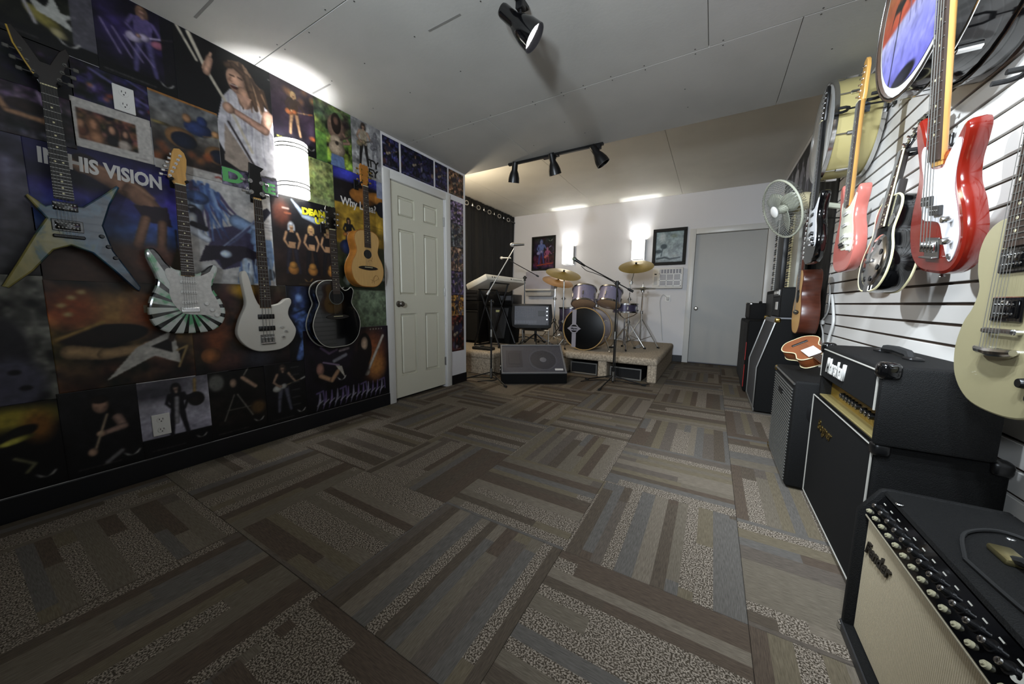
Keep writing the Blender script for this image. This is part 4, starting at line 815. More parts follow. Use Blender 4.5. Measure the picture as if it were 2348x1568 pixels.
# ================================================================ right wall guitars
# ---- red bass
g = thing('bass_guitar', 'red bass guitar with a white pickguard on the slat wall', 'guitar')
M_red = mat('red_gloss', '#6e170d', .14, noise=.1, nscale=5, coat=.5)
MB().prism(catmull(PBASS, 5), 0, .045, .012).build('body', M_red, g)
MB().prism(catmull([(-.03, .315), (-.05, .345), (-.075, .385), (-.095, .375), (-.09, .33), (-.075, .29), (-.08, .24), (-.075, .19), (-.06, .165), (.0, .16), (.035, .15), (.055, .11), (.08, .06), (.1, .045), (.122, .07), (.135, .12), (.118, .19), (.098, .245), (.1, .3), (.115, .355), (.105, .375), (.08, .36), (.05, .33), (.03, .31)], 4), .045, .0475, .0008).build('pickguard', mat('white_pickguard', '#dcdcdf', .2), g)
neck_set(g, .335, .97, .27, .063, .042, .051, M_maple, M_rose, 20, .112, hs=[(a*1.1, b_*1.15) for a, b_ in HS_STRAT])
MB().box((-.029, .318, .043), (.029, .4, .05), .004, 2).build('neck_heel', M_maple, g)
pegs(g, [(-.03+.01*k, 1.02+.045*k, -1) for k in range(4)], .047, .026, r=.007, key=.024)
for x, y in ((-.03, .222), (.026, .192)):
    o = MB().box((-.026, -.014, 0), (.026, .014, .011), .002).build('pickup', mat('worn_black_pickup', '#2a2826', .4), g); o.location = (x, y, .047)
    s = MB()
    for k in range(4): s.cyl((-.018+.012*k, 0, .0105), (-.018+.012*k, 0, .0125), .003, n=8)
    s.build('pole_pieces', M_steel, o)
o = MB().box((-.042, .05, .045), (.042, .112, .049), .002).box((-.042, .05, .049), (.042, .056, .062), .002).build('bridge', M_steel, g)
for k in range(4): MB().cyl((-.03+.02*k, .07, .056), (-.03+.02*k, .1, .056), .0065, n=10).build('saddle', M_chrome, o)
knobs(g, [(.098, .165), (.104, .105)], .0475, M_chrome, .0105, .02)
MB().lathe([(.008, 0), (.008, .004), (.004, .004), (.004, .001)], (.1, .06, .0475), n=12).build('output_jack', M_steel, g)
tree_strings(g, 4, .056, .034, .09, .972, .0625, .0597, .0009)
MB().lathe([(.007, 0), (.004, .006), (.008, .014), (0, .015)], (0, .003, .022), (0, -1, 0), 12).build('strap_button', M_steel, g)
place(g, R_RIGHT, .655, 1.665, 1.085, lean=.12, roll=-.165, s=1.04)
hanger('black hanger hook at the slats behind the red bass', R_RIGHT, XR-.008, 1.6, 1.62, .07, HG)
# ---- pink guitar
g = thing('electric_guitar', 'salmon pink electric guitar with a cream pickguard and maple neck', 'guitar')
strat(g, mat('salmon_pink_gloss', '#b9695f', .2, coat=.4), M_mint, M_maple, M_rose, M_white)
place(g, R_RIGHT, .615, 2.45, 1.15, s=1.05)
hanger('black hanger holding the pink guitar beside the cream drum', R_RIGHT, XR-.008, 2.45, 2.0, .13, HG)
# ---- black guitar beyond it
g = thing('electric_guitar', 'black electric guitar with a white pickguard and a modelled pale zigzag reflection, beyond the pink one', 'guitar')
strat(g, M_blkg, mat('white_pickguard', '#dcdcdf', .2), M_blks, M_ebony, M_blks, M_blks)
s = MB()
for k in range(9):
    y = .04+k*.03; x0 = -.158+.012*abs(k-3)/3; s.prism([(x0, y), (x0+.03, y+.012), (x0, y+.022)], .0445, .0465)
s.build('zigzag_reflection', M_white, g)  # raised pale teeth stand in for a reflection on the gloss body
place(g, R_RIGHT, .54, 2.8, 1.23, s=1.04)
hanger('black hanger holding the black guitar in front of the cream drum', R_RIGHT, XR-.008, 2.69, 2.06, .2, HG)
# ---- resonator guitar
g = thing('resonator_mandolin', 'short-necked black resonator mandolin with a chrome cover plate and cream binding', 'mandolin')
RES = [(x*1.04, y*.88) for x, y in ACN]; oc = catmull(RES, 5)
MB().prism(oc, 0, .075, .003).build('body', M_blkg, g)
MB().prism([(x*.985, .19+(y-.19)*.985) for x, y in oc], .074, .077, .0008).build('top', M_blkg, g)
for z in (.0745, .002): MB().tube([(x*.998, .19+(y-.19)*.998, z) for x, y in oc], .0042, 6, True).build('binding', M_cream, g)
cp = MB().lathe([(0, .018), (.03, .018), (.05, .012), (.085, .01), (.105, .006), (.114, 0)], (0, .128, .076), n=36).build('cover_plate', M_chrome, g)
for k in range(8):
    a = 2*PI*(k+.5)/8; MB().lathe([(0, 0), (.012, 0), (.012, .0012), (0, .0012)], (.082*math.cos(a), .128+.082*math.sin(a), .0866), n=14).build('sound_port', M_blk, cp)
for x in (-.07, .07): MB().lathe([(.024, 0), (.022, .003), (.018, .003), (.0, .001)], (x, .29, .076), n=20).build('sound_screen', M_chrome, g)
MB().box((-.035, .12, .088), (.035, .136, .098), .003).build('bridge_cover', M_chrome, g)
MB().prism([(-.025, 0), (.025, 0), (.025, .05), (-.025, .05)], .08, .083).box((-.025, -.003, .03), (.025, .002, .083), .001).build('tailpiece', M_chrome, g)
M_dn = mat('dark_neck_wood', '#1c1512', .3)
neck_set(g, .27, .575, .385, .048, .034, .08, M_dn, M_rose, 19, .13, hs=None)
MB().prism([(-.028, .37), (.028, .37), (.02, .46), (-.02, .46)], .045, .08, .01).build('neck_heel', M_dn, g)
for sx in (-1, 1): MB().tube([(sx*.0245, .27, .0835), (sx*.018, .575, .0835)], .0028, 6).build('neck_binding', M_cream, g)
hd = Matrix.Translation((0, .577, .08)) @ Matrix.Rotation(-.3, 4, 'X')
o = MB().prism([(-.018, 0), (.018, 0), (.03, .025), (.03, .13), (.012, .145), (-.012, .145), (-.03, .13), (-.03, .025)], -.012, 0, .002).build('headstock', M_blkg, g); o.matrix_local = hd
n0 = len(g.children)
pegs(g, [(sd*.024, .03+.03*k, sd) for sd in (-1, 1) for k in range(4)], 0, -.012, key=.012)
for ch in [c for c in COL.objects if c.parent == g and c.name.startswith('tuning_peg')]: ch.matrix_basis = hd @ ch.matrix_basis
tree_strings(g, 8, .03, .028, .128, .577, .1, .09)
place(g, R_RIGHT, .655, 2.09, 1.03, lean=-.1)
hanger('black hanger holding the resonator mandolin by its headstock', R_RIGHT, XR-.008, 2.09, 1.6, .09, HG)
# ---- pale guitar at the right edge
g = thing('electric_guitar', 'aged white single-cut electric guitar with two black pickups at the right edge', 'guitar')
M_aw = mat('aged_white_finish', '#8d8566', .3, noise=.04, nscale=10, coat=.2)
MB().prism(catmull(LPC, 5), 0, .045, .004).build('body', M_aw, g)
neck_set(g, .365, .81, .33, .056, .043, .05, M_mahog, M_rose, 22, .182, hs=HS_6, hs_m=M_aw)
pickup(g, .338, .074, .04, .046, M_blkg, 2, ring=M_blkg); pickup(g, .232, .074, .04, .046, M_blkg, 2, ring=M_blkg)
o = MB().box((-.048, .178, .051), (.048, .19, .06), .003).build('bridge', M_chrome, g)
for x in (-.046, .046): MB().cyl((x, .184, .045), (x, .184, .055), .006, n=12).build('bridge_post', M_chrome, o)
o = MB().tube([(-.056, .142, .056), (-.04, .14, .059), (0, .138, .06), (.04, .14, .059), (.056, .142, .056)], [.007, .0095, .0105, .0095, .007], 10).build('tailpiece', M_chrome, g)
for x in (-.046, .046): MB().cyl((x, .142, .045), (x, .142, .056), .006, n=12).build('tailpiece_post', M_chrome, o)
knobs(g, [(.1, .14), (.125, .1), (.085, .085), (.115, .06)], .045, M_blks)
pegs(g, [(-.026, .85, -1), (-.028, .89, -1), (-.03, .93, -1), (.026, .85, 1), (.028, .89, 1), (.03, .93, 1)], .046, .03)
tree_strings(g, 6, .052, .036, .14, .812, .066, .058)
place(g, R_RIGHT, .597, 1.178, .738)
hanger('black hanger holding the aged white guitar at the right edge', R_RIGHT, XR-.008, 1.178, 1.56, .13, HG)
# ---- acoustic further along, seen edge on
g = thing('acoustic_guitar', 'natural spruce acoustic guitar with mahogany sides, seen edge on beyond the slat wall', 'guitar')
acoustic(g, [(x*1.0, y*1.08) for x, y in ACN], .11, M_spruce, M_mahog, M_mahog, M_mahog, M_rose, .33, .83, .29, .165, HS_6, M_mahog, M_chrome, M_ebony, .048)
place(g, R_RIGHT, .675, 3.4, .755)
hanger('black hanger holding the edge-on spruce acoustic guitar', R_RIGHT, XR-.008, 3.4, 1.605, .13, HG)
# ================================================================ stage
M_scar = mat('beige_stage_carpet', '#a39684', .95, spec=.1, noise=.42, nscale=55, bump=.8, bscale=160)
ZS = .31
st = thing('stage_platform', 'low carpeted beige stage with open cubbies along its front', 'stage', (-2.1, 5.3, 0))
def loc_build(mb, name, m, root, **k):
    w_ = root.matrix_basis.copy(); p_ = root.parent
    while p_: w_ = p_.matrix_basis @ w_; p_ = p_.parent
    mb.xf(w_.inverted()); return mb.build(name, m, root, **k)
loc_build(MB().box((-3.61, 4.36, ZS-.1), (-.525, 6.29, ZS), .035, 3).box((-3.61, 3.66, ZS-.1), (-2.44, 4.5, ZS), .035, 3), 'stage_top', M_scar, st)
loc_build(MB().box((-.64, 4.375, 0), (-.535, 6.28, ZS-.05), .012), 'side_panel', M_scar, st)
for x0, x1 in ((-1.255, -1.14), (-1.86, -1.7)): loc_build(MB().box((x0, 4.38, 0), (x1, 4.9, ZS-.08), .012), 'pier', M_scar, st)
loc_build(MB().box((-3.605, 3.675, 0), (-2.45, 3.72, ZS-.05), .012).box((-2.5, 3.7, 0), (-2.45, 4.4, ZS-.05), .012).box((-2.5, 4.38, 0), (-1.86, 4.42, ZS-.05), .012), 'front_panel', M_scar, st)
loc_build(MB().box((-2.4, 5.3, 0), (-.66, 5.34, ZS-.09)), 'back_panel', mat('dark_ply', '#1c1712', .8), st)
def cubby_box(label, x0, x1, y, z0, z1, yaw):
    t = thing('speaker_cabinet', label, 'speaker', ((x0+x1)/2, y, z0), Matrix.Rotation(yaw, 3, 'Z'), 'cabinets in the stage cubbies'); w = (x1-x0)/2; h = z1-z0
    MB().box((-w, .006, .004), (w, .3, h), .006).build('cabinet', M_tolexd, t)
    MB().box((-w, -.004, 0), (w, .012, .018), .003).box((-w, -.004, h-.018), (w, .012, h), .003).box((-w, -.004, .018), (-w+.018, .012, h-.018), .003).box((w-.018, -.004, .018), (w, .012, h-.018), .003).build('metal_frame', mat('worn_aluminium', '#9d9c98', .4, .9), t)
    MB().box((-w+.02, -.002, .02), (w-.02, .008, h-.02), .002).build('grille', mat('black_grille_cloth', '#0c0c0d', .9, noise=.4, nscale=200), t)
cubby_box('black cabinet with a metal frame in the right-hand stage cubby', -1.11, -.71, 4.43, .003, .155, -.06)
cubby_box('black cabinet with a metal frame in the stage cubby beside the floor monitor', -1.66, -1.28, 4.45, .003, .165, -.03)
# ================================================================ drums
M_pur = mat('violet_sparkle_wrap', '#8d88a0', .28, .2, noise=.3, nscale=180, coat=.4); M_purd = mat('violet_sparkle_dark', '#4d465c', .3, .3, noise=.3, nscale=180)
M_skin = mat('tan_drum_head', '#b29372', .5, noise=.08, nscale=20); M_whead = mat('white_drum_head', '#c9c8c4', .45)
M_hoop = mat('wood_hoop', '#a98a58', .35, noise=.15, nscale=10)
def drum(name, label, c, axis, r, depth, shell_m, head0, head1, hoop_m, lugs=8, group=None, hoop_w=.02, lug_m=None, lining=None):
    # c = centre of the head at the start of the axis; axis points from head 0 into the drum
    ax = Vector(axis).normalized(); x = Vector((0, 0, 1)).cross(ax); x = (x if x.length > .2 else Vector((1, 0, 0))).normalized()
    t = thing(name, label, 'drum', c, fr(x, ax.cross(x), ax), group)
    MB().lathe([(r, .012), (r, depth-.012)], n=40).build('shell', shell_m, t)
    for z0, z1, hd, nm in ((.0, hoop_w, head0, 'front_hoop'), (depth-hoop_w, depth, head1, 'rear_hoop')):
        hp_ = MB().lathe([(r+.003, z0+.0), (r+.014, z0), (r+.014, z1), (r+.003, z1), (r+.003, z0)], n=40).build(nm, hoop_m, t)
        if lining: MB().lathe([(r+.0025, z0+.001), (r+.0125, z0-.0006), (r+.0125, z0+.001)], n=40).lathe([(r+.0025, z0), (r+.0025, z1)], n=40).build('hoop_lining', lining, hp_)
    MB().lathe([(0, .006), (r*.96, .006), (r+.004, .012), (0, .013)], n=40).build('front_head', head0, t)
    MB().lathe([(0, depth-.006), (r*.96, depth-.006), (r+.004, depth-.012), (0, depth-.013)], n=40).build('rear_head', head1, t)
    lu = None
    for k in range(lugs):
        a = 2*PI*(k+.5)/lugs
        if lu is None:
            lu = MB().box((r-.002, -.009, depth*.3), (r+.016, .009, min(depth*.7, depth*.3+.06)), .004).cyl((r+.009, 0, .006), (r+.009, 0, depth*.5), .0032, n=6).build('lug', lug_m or M_chrome, t); lu.rotation_euler.z = a
        else: dup(lu, parent=t).rotation_euler.z = a
    return t
bd = drum('bass_drum', 'large violet bass drum with a black front head and silver stripe emblem on the stage', (-1.525, 4.55, .613), (0, 1, 0), .285, .42, M_pur, mat('black_drum_head', '#050506', .4, spec=.25), M_whead, M_hoop, 8, hoop_w=.03)
M_emb = mat('silver_grey_print', '#8f8c96', .4)
q = MB()
q.box((-.03, -.262, -.001), (.03, -.05, .0058)).box((-.03, .05, -.001), (.03, .262, .0058))
q.tube([(.06*math.cos(2*PI*k/24), .06*math.sin(2*PI*k/24), .003) for k in range(24)], .008, 6, True).prism([(-.1, 0), (-.06, .028), (.06, .028), (.1, 0), (.06, -.028), (-.06, -.028)], -.001, .006)
q.xf(T(0, 0, -.0015)); e = q.build('emblem', M_emb, bd)
# local x of the drum frame runs against world x, so the stripe sits at +x for the left of the photo
sx = 1 if bd.matrix_world.to_3x3().col[0].x < 0 else -1
e.location = (sx*.135, 0, 0)
text('Mapex', .035, M_blk, bd, Matrix.Translation((sx*.135, 0, -.0035)) @ (bd.matrix_world.to_3x3().inverted() @ R_BACK).to_4x4(), shear=.3, bold=.001)
up = bd.matrix_world.to_3x3().inverted() @ Vector((0, 0, 1))
for s_ in (-1, 1):
    sd = bd.matrix_world.to_3x3().inverted() @ Vector((s_, 0, 0)); a0 = sd*.27-up*.1+Vector((0, 0, .1)); a1 = sd*.38-up*.285+Vector((0, 0, -.02))
    MB().tube([a0, a1], .008).lathe([(0, 0), (.014, 0), (.014, .02), (0, .02)], a1-(a1-a0).normalized()*.01, a1-a0, 10).build('spur', M_chrome, bd)
drum('rack_tom', 'violet rack tom above the bass drum, left of the pair', (-1.585, 4.7, .95), (-.1, .42, .9), .165, .24, M_pur, M_skin, M_whead, M_chrome, 6, 'violet rack toms')
drum('rack_tom', 'violet rack tom above the bass drum, right of the pair behind the microphone stand', (-1.235, 4.7, .955), (.06, .42, .9), .15, .22, M_pur, M_skin, M_whead, M_chrome, 6, 'violet rack toms')
ft = drum('floor_tom', 'dark violet floor tom behind the left edge of the bass drum', (-1.93, 5.15, .52), (0, 0, 1), .19, .38, M_purd, M_whead, M_whead, M_chrome, 6)
for k in range(3): a = 2*PI*k/3+.5; MB().tube([(.21*math.cos(a), .21*math.sin(a), .25), (.21*math.cos(a), .21*math.sin(a), -.14), (.23*math.cos(a), .23*math.sin(a), -.209)], .007).build('leg', M_chrome, ft)
sn = drum('snare_drum', 'shallow violet snare drum on a stand, right of the bass drum', (-1.07, 5.0, .84), (0, 0, 1), .165, .13, M_purd, M_skin, M_whead, M_chrome, 8)
th = MB()
th.tube([(-1.42, 4.78, .92), (-1.42, 4.78, 1.02), (-1.52, 4.8, 1.06)], .011).tube([(-1.42, 4.78, 1.02), (-1.33, 4.8, 1.05)], .011).cyl((-1.42, 4.78, .915), (-1.42, 4.78, .95), .03)
t = thing('tom_holder', 'chrome double tom holder on top of the bass drum', 'stand', (-1.42, 4.78, .93)); loc_build(th, 'arms', M_chrome, t)
def tripod(root, c, zb, zh, r, n=3, a0=0., m=None, foot=M_rub, rt=.008, braces=True):
    c = Vector(c)
    for k in range(n):
        a = a0+2*PI*k/n; d = Vector((math.cos(a), math.sin(a), 0)); p1 = c+d*r+Vector((0, 0, zb+.012)); p0 = c+Vector((0, 0, zh))+d*.015
        o = loc_build(MB().tube([p0, p0.lerp(p1, .5), p1], rt), 'leg', m or M_chrome, root)
        f_ = MB().cyl(p1-d*.015+Vector((0, 0, .006)), p1+d*.02+Vector((0, 0, -.001)), rt*1.6, rt*1.5, 8); loc_build(f_, 'foot', foot, o)
        if braces: loc_build(MB().tube([c+Vector((0, 0, zb+.1)), p0.lerp(p1, .6)], rt*.6, 6), 'brace', m or M_chrome, root)
def cymbal(label, c, nrm, r, base, a0, joint=None, tw=.26, group='cymbals over the drum kit', col='#a08a48'):
    t = thing('cymbal', label, 'cymbal', c, Vector(nrm).to_track_quat('Z', 'Y').to_matrix(), group)
    MB().lathe([(.0, .022), (.02, .021), (.035, .012), (.045, .006), (r*.5, .0), (r*.93, -.016), (r, -.019), (r*.93, -.0175), (r*.5, -.0015), (.043, .0045), (.0, .019)], n=48).build('bow', mat('cymbal_bronze_'+('a' if col == '#a08a48' else 'b'), col, .32, .85, noise=.12, nscale=6, stretch=(1, 1, 1)), t)
    MB().cyl((0, 0, .018), (0, 0, .05), .006, n=8).lathe([(0, .02), (.014, .02), (.014, .032), (0, .032)], n=12).box((-.018, -.004, .034), (.018, .004, .044), .002).build('wing_nut', M_blks, t)
    b = Vector(base); j = Vector(joint) if joint else Vector((b.x, b.y, c[2]-.12))
    s = thing('cymbal_stand', 'chrome tripod stand under the '+label, 'stand', b, None, 'cymbal stands on the stage')
    cc = Vector(c)-Vector(nrm).normalized()*.006
    loc_build(MB().tube([(b.x, b.y, b.z+.06), (b.x, b.y, b.z+.55), (b.x, b.y, j.z)], [.013, .012, .009]), 'pole', M_chrome, s)
    loc_build(MB().tube([j+(j-cc).normalized()*.05, j, cc], .006), 'tilter_arm', M_chrome, s)
    loc_build(MB().cyl(j-Vector((0, 0, .03)), j+Vector((0, 0, .02)), .018).box(j+Vector((-.03, -.006, -.01)), j+Vector((.03, .006, .006)), .004), 'joint', M_steel, s)
    for z in (.36, .7): loc_build(MB().cyl((b.x, b.y, b.z+z), (b.x, b.y, b.z+z+.045), .019).box((b.x-.035, b.y-.006, b.z+z+.012), (b.x+.035, b.y+.006, b.z+z+.03), .004), 'clamp', M_steel, s)
    tripod(s, (b.x, b.y, 0), b.z, b.z+.36, tw, a0=a0)
cymbal('upper left cymbal, tilted to the right', (-1.92, 4.75, 1.404), (.31, -.28, .91), .26, (-1.9, 4.73, ZS), 3.14, joint=(-1.905, 4.735, 1.33))
cymbal('lower left cymbal, coppery and tilted to the right', (-2.11, 5.0, 1.31), (.34, -.24, .91), .245, (-2.19, 5.08, ZS), 1.2, joint=(-2.17, 5.06, 1.22), col='#a6793f')
cymbal('crash cymbal on the right, under the right wall lamp', (-.99, 5.2, 1.515), (.045, -.46, .89), .242, (-1.07, 5.25, ZS), 1.9, joint=(-1.06, 5.27, 1.28))
t = thing('hi_hat', 'pair of hi-hat cymbals on a chrome tripod stand at the right of the stage', 'cymbal', (-.93, 5.5, ZS))
for z, s_ in ((1.2, 1), (1.185, -1)): MB().lathe([(0, s_*.02), (.03, s_*.016), (.045, s_*.006), (.18, 0), (.045, s_*.004), (0, s_*.017)], (0, 0, z-ZS), n=40).build('hat', mat('cymbal_bronze_c', '#8d8460', .35, .85), t)
MB().tube([(0, 0, .03), (0, 0, .55), (0, 0, .88)], [.013, .012, .011]).cyl((0, 0, .85), (0, 0, .99), .004, n=6).cyl((0, 0, .9), (0, 0, .94), .011).build('pole', M_chrome, t)
MB().cyl((0, 0, .83), (0, 0, .87), .022).cyl((0, 0, .5), (0, 0, .55), .02).build('clamp', M_steel, t)
MB().box((-.04, -.2, .0), (.04, .06, .02), .005).build('pedal', M_steel, t)
tripod(t, (-.93, 5.5, 0), ZS, ZS+.42, .29, a0=-.35)
t = thing('snare_stand', 'chrome basket stand holding the snare drum', 'stand', (-1.07, 5.0, ZS))
MB().tube([(0, 0, .05), (0, 0, .45)], .011).build('pole', M_chrome, t)
for k in range(3): a = 2*PI*k/3+.3; MB().tube([(0, 0, .44), (.12*math.cos(a), .12*math.sin(a), .49), (.172*math.cos(a), .172*math.sin(a), .535), (.174*math.cos(a), .174*math.sin(a), .57)], .006).build('basket_arm', M_chrome, t)
tripod(t, (-1.07, 5.0, 0), ZS, ZS+.3, .2, a0=.9)
# ================================================================ microphone stands
def mic(root, p, d, m=None, col=None):
    p, d = Vector(p), Vector(d).normalized()
    loc_build(MB().lathe([(0, 0), (.016, .004), (.025, .02), (.026, .035), (.02, .052)], p-d*0, d, 16), 'mic_head', col or M_steel, root)
    loc_build(MB().lathe([(.02, .052), (.018, .06), (.013, .17), (.011, .19), (0, .19)], p, d, 14), 'mic_handle', m or M_blks, root)
def mic_stand(label, base, ztop, b0, b1, legs, micp, micd, zb=0., pm=M_blks, mcol=None, mh=None, boom_m=None, clutch=True):
    b = Vector(base); t = thing('microphone_stand', label, 'microphone stand', b, None)
    loc_build(MB().tube([(b.x, b.y, zb+.03), (b.x, b.y, zb+.6), (b.x, b.y, ztop)], [.011, .011, .008]), 'pole', pm, t)
    loc_build(MB().cyl((b.x, b.y, zb+.55), (b.x, b.y, zb+.64), .016), 'collar', M_steel, t); loc_build(MB().cyl((b.x, b.y, zb+.05), (b.x, b.y, zb+.16), .018), 'leg_hub', M_steel, t)
    loc_build(MB().cyl((b.x, b.y, ztop-.05), (b.x, b.y, ztop+.03), .017).cyl((b.x-.025, b.y, ztop), (b.x+.03, b.y, ztop), .014), 'swivel', M_blk, t)
    b0, b1 = Vector(b0), Vector(b1)
    loc_build(MB().tube([b0, b1], .0065).cyl(b0, b0+(b1-b0)*.09, .014), 'boom', boom_m or pm, t)
    for a in legs:
        d = Vector((math.cos(a), math.sin(a), 0)); p1 = Vector((b.x, b.y, zb+.014))+d*.36
        o = loc_build(MB().tube([Vector((b.x, b.y, zb+.11))+d*.012, p1], .008), 'leg', pm, t)
        loc_build(MB().cyl(p1-d*.03+Vector((0, 0, .003)), p1+d*.02, .012, n=8), 'foot', M_rub, o)
    mic(t, micp, micd, mh, mcol)
    return t
M_grn = mat('dull_green_grey_mesh', '#6f7a70', .5, .6)
mic_stand('black boom microphone stand in front of the stage, pointing up to the left', (-.97, 4.05, 0), 1.2, (-.79, 4.06, 1.105), (-1.44, 4.08, 1.46), (2.9, .35, 4.55), (-1.535, 4.08, 1.525), (.75, .05, -.5), mcol=M_grn)
w_ = mat('pale_grey_metal', '#b9b7b2', .35, .3)
mic_stand('black microphone stand left of the floor monitor with a pale boom rising over the keyboard', (-2.3, 3.42, 0), .97, (-2.39, 3.46, 1.06), (-2.13, 3.66, 1.62), (-.5, 1.75, 3.6), (-2.185, 3.66, 1.668), (1, .1, -.03), pm=M_blks, mcol=w_, mh=M_steel, boom_m=w_)
mic_stand('boom microphone stand on the stage behind the keyboard', (-2.62, 4.85, ZS), 1.36, (-2.42, 4.95, 1.38), (-2.86, 4.78, 1.635), (.8, 2.9, 5.0), (-3.02, 4.74, 1.68), (1, .1, -.05), zb=ZS, mcol=w_, mh=M_steel)
# ================================================================ keyboard and the gear round it
tilt = .39; kr = Matrix.Rotation(-tilt, 3, 'Y')
t = thing('keyboard', 'white electronic keyboard on a black stand, left of the stage', 'keyboard', (-2.66, 4.42, 1.275), kr)
M_kw = mat('white_keyboard_body', '#c9c8c0', .35)
MB().box((-.37, -.56, 0), (0, .56, .085), .012, 2).build('case', M_kw, t)
MB().box((-.372, -.53, .05), (-.2, .53, .0885), .002).build('key_bed', M_blk, t)
kk = None
for k in range(36):
    y = -.52+k*.0289
    if kk is None: kk = MB().box((-.37, 0, .086), (-.215, .0275, .098), .002).build('white_key', M_white, t); kk.location.y = y
    else: dup(kk, parent=t, loc=(0, y, 0))
bk = None
for k in range(35):
    if k % 7 in (2, 6): continue
    y = -.52+(k+1)*.0289-.007
    if bk is None: bk = MB().box((-.32, 0, .097), (-.215, .014, .107), .002).build('black_key', M_blk, t); bk.location.y = y
    else: dup(bk, parent=t, loc=(0, y, 0))
for y in (-.42, -.36, -.31, .1): MB().cyl((-.002, y, .045), (.006, y, .045), .01).build('socket', M_blk, t)
MB().box((-.002, .15, .04), (.002, .45, .05)).build('rear_label', mat('grey_ink', '#7d7b76', .8), t)
t2 = thing('keyboard_stand', 'black folding stand under the white keyboard', 'stand', (-2.8, 4.42, ZS))
for y in (4.05, 4.5):
    loc_build(MB().tube([(-3.02, y, ZS+.02), (-2.72, y, 1.25)], .014).tube([(-2.6, y+.03, ZS+.02), (-2.95, y+.03, 1.16)], .014), 'cross_leg', M_blks, t2)
loc_build(MB().tube([(-3.02, 4.05, ZS+.02), (-3.02, 4.52, ZS+.02)], .014).tube([(-2.6, 4.05, ZS+.02), (-2.6, 4.52, ZS+.02)], .014).tube([(-2.72, 4.05, 1.25), (-2.72, 4.52, 1.25)], .014).tube([(-2.95, 4.05, 1.16), (-2.95, 4.52, 1.16)], .014), 'rail', M_blks, t2)
def cab(name, label, lo, hi, m=M_tolex, cat='amplifier', group=None, bev=.012, build=True):
    lo, hi = Vector(lo), Vector(hi); c = Vector(((lo.x+hi.x)/2, (lo.y+hi.y)/2, lo.z)); t = thing(name, label, cat, c, None, group)
    if build: loc_build(MB().box(lo, hi, bev, 2), 'cabinet', m, t)
    return t
def feet(t, lo, hi, z):
    pass
t = thing('pa_speaker', 'black tapered speaker cabinet with a small pale badge, under the keyboard', 'speaker', (-2.945, 4.6, ZS))
q = MB(); q.prism([(-.2, 0), (.2, 0), (.25, .6), (-.25, .6)], -.3, 0, .012); q.xf(Matrix(((1, 0, 0, 0), (0, 0, -1, 0), (0, 1, 0, 0), (0, 0, 0, 1)))); q.build('cabinet', M_tolexd, t)
q = MB(); q.prism([(-.1, .08), (.1, .08), (.19, .57), (-.19, .57)], 0, .012, .003); q.xf(Matrix(((1, 0, 0, 0), (0, 0, -1, 0), (0, 1, 0, 0), (0, 0, 0, 1)))); q.build('grille', mat('grey_mesh', '#2b2b2c', .6, noise=.3, nscale=300), t)
MB().box((-.05, -.018, .5), (.05, -.011, .535), .002).build('badge', mat('pale_yellow_badge', '#c5c28a', .4), t)
t = cab('amplifier_head', 'black amplifier head with a grey front label, on the tapered speaker', (-3.19, 4.6, .915), (-2.69, 4.9, 1.09), M_blks)
loc_build(MB().box((-2.94, 4.593, 1.0), (-2.72, 4.601, 1.07), .002), 'front_label', mat('grey_panel', '#55565a', .5), t)
loc_build(MB().box((-3.17, 4.594, .925), (-2.71, 4.601, .985), .003), 'grille', M_tolexd, t)
t = cab('combo_amplifier', 'large dark combo amplifier against the curtain, behind the corner of the poster wall', (-3.58, 4.4, ZS), (-3.2, 4.75, .98), M_tolexd)
loc_build(MB().box((-3.56, 4.392, ZS+.04), (-3.22, 4.401, .8), .003), 'grille', mat('black_grille_cloth', '#0c0c0d', .9, noise=.4, nscale=200), t)
loc_build(MB().box((-3.56, 4.391, .815), (-3.22, 4.401, .83), .002), 'trim_strip', M_steel, t)
loc_build(MB().box((-3.56, 4.393, .85), (-3.22, 4.401, .95), .002), 'control_panel', M_blk, t)
t = cab('effects_rack', 'black rack of effect units left of the keyboard by the curtain', (-3.57, 4.42, .985), (-3.22, 4.74, 1.16), M_blk)
for z in (1.0, 1.055, 1.11): loc_build(MB().box((-3.55, 4.412, z), (-3.24, 4.421, z+.045), .002), 'rack_unit', mat('dark_grey_panel', '#232326', .4), t)
t = thing('foot_pedal', 'small black pedal on the corner of the stage', 'pedal', (-2.72, 3.85, ZS)); MB().box((-.16, -.06, 0), (.16, .06, .04), .01).build('base', M_blk, t); MB().box((-.12, -.055, .04), (-.02, .05, .055), .004).build('treadle', M_steel, t)
# powered mixer on a stand
mr = Matrix.Rotation(.42, 3, 'Z') @ Matrix.Rotation(-.12, 3, 'X')
t = thing('powered_mixer', 'black box-shaped powered mixer with rows of knobs, on a stand at the stage edge', 'mixer', (-2.37, 4.62, .575), mr)
q = MB().prism([(-.3, .03), (-.24, 0), (.24, 0), (.3, .03), (.32, .19), (.3, .375), (-.3, .375), (-.32, .19)], 0, .3, .01); q.xf(Matrix(((1, 0, 0, 0), (0, 0, 1, 0), (0, 1, 0, 0), (0, 0, 0, 1)))); q.build('housing', M_blk, t)
MB().box((-.265, -.008, .05), (.265, .004, .345), .004).build('front_panel', mat('slate_panel', '#35353f', .45), t)
k0 = None; s = MB()
for i in range(12):
    for j in range(6): x = -.245+i*.026; z = .175+j*.026; s.cyl((x, -.008, z), (x, -.016, z), .007, .006, 8)
for i in range(14): s.box((-.25+i*.024, -.014, .075), (-.24+i*.024, -.008, .12))
tag(s.build('knobs', mat('grey_knob', '#4c4c58', .4), t), kind='stuff')
MB().box((.1, -.011, .19), (.2, -.007, .27), .001).build('display', M_blk, t)
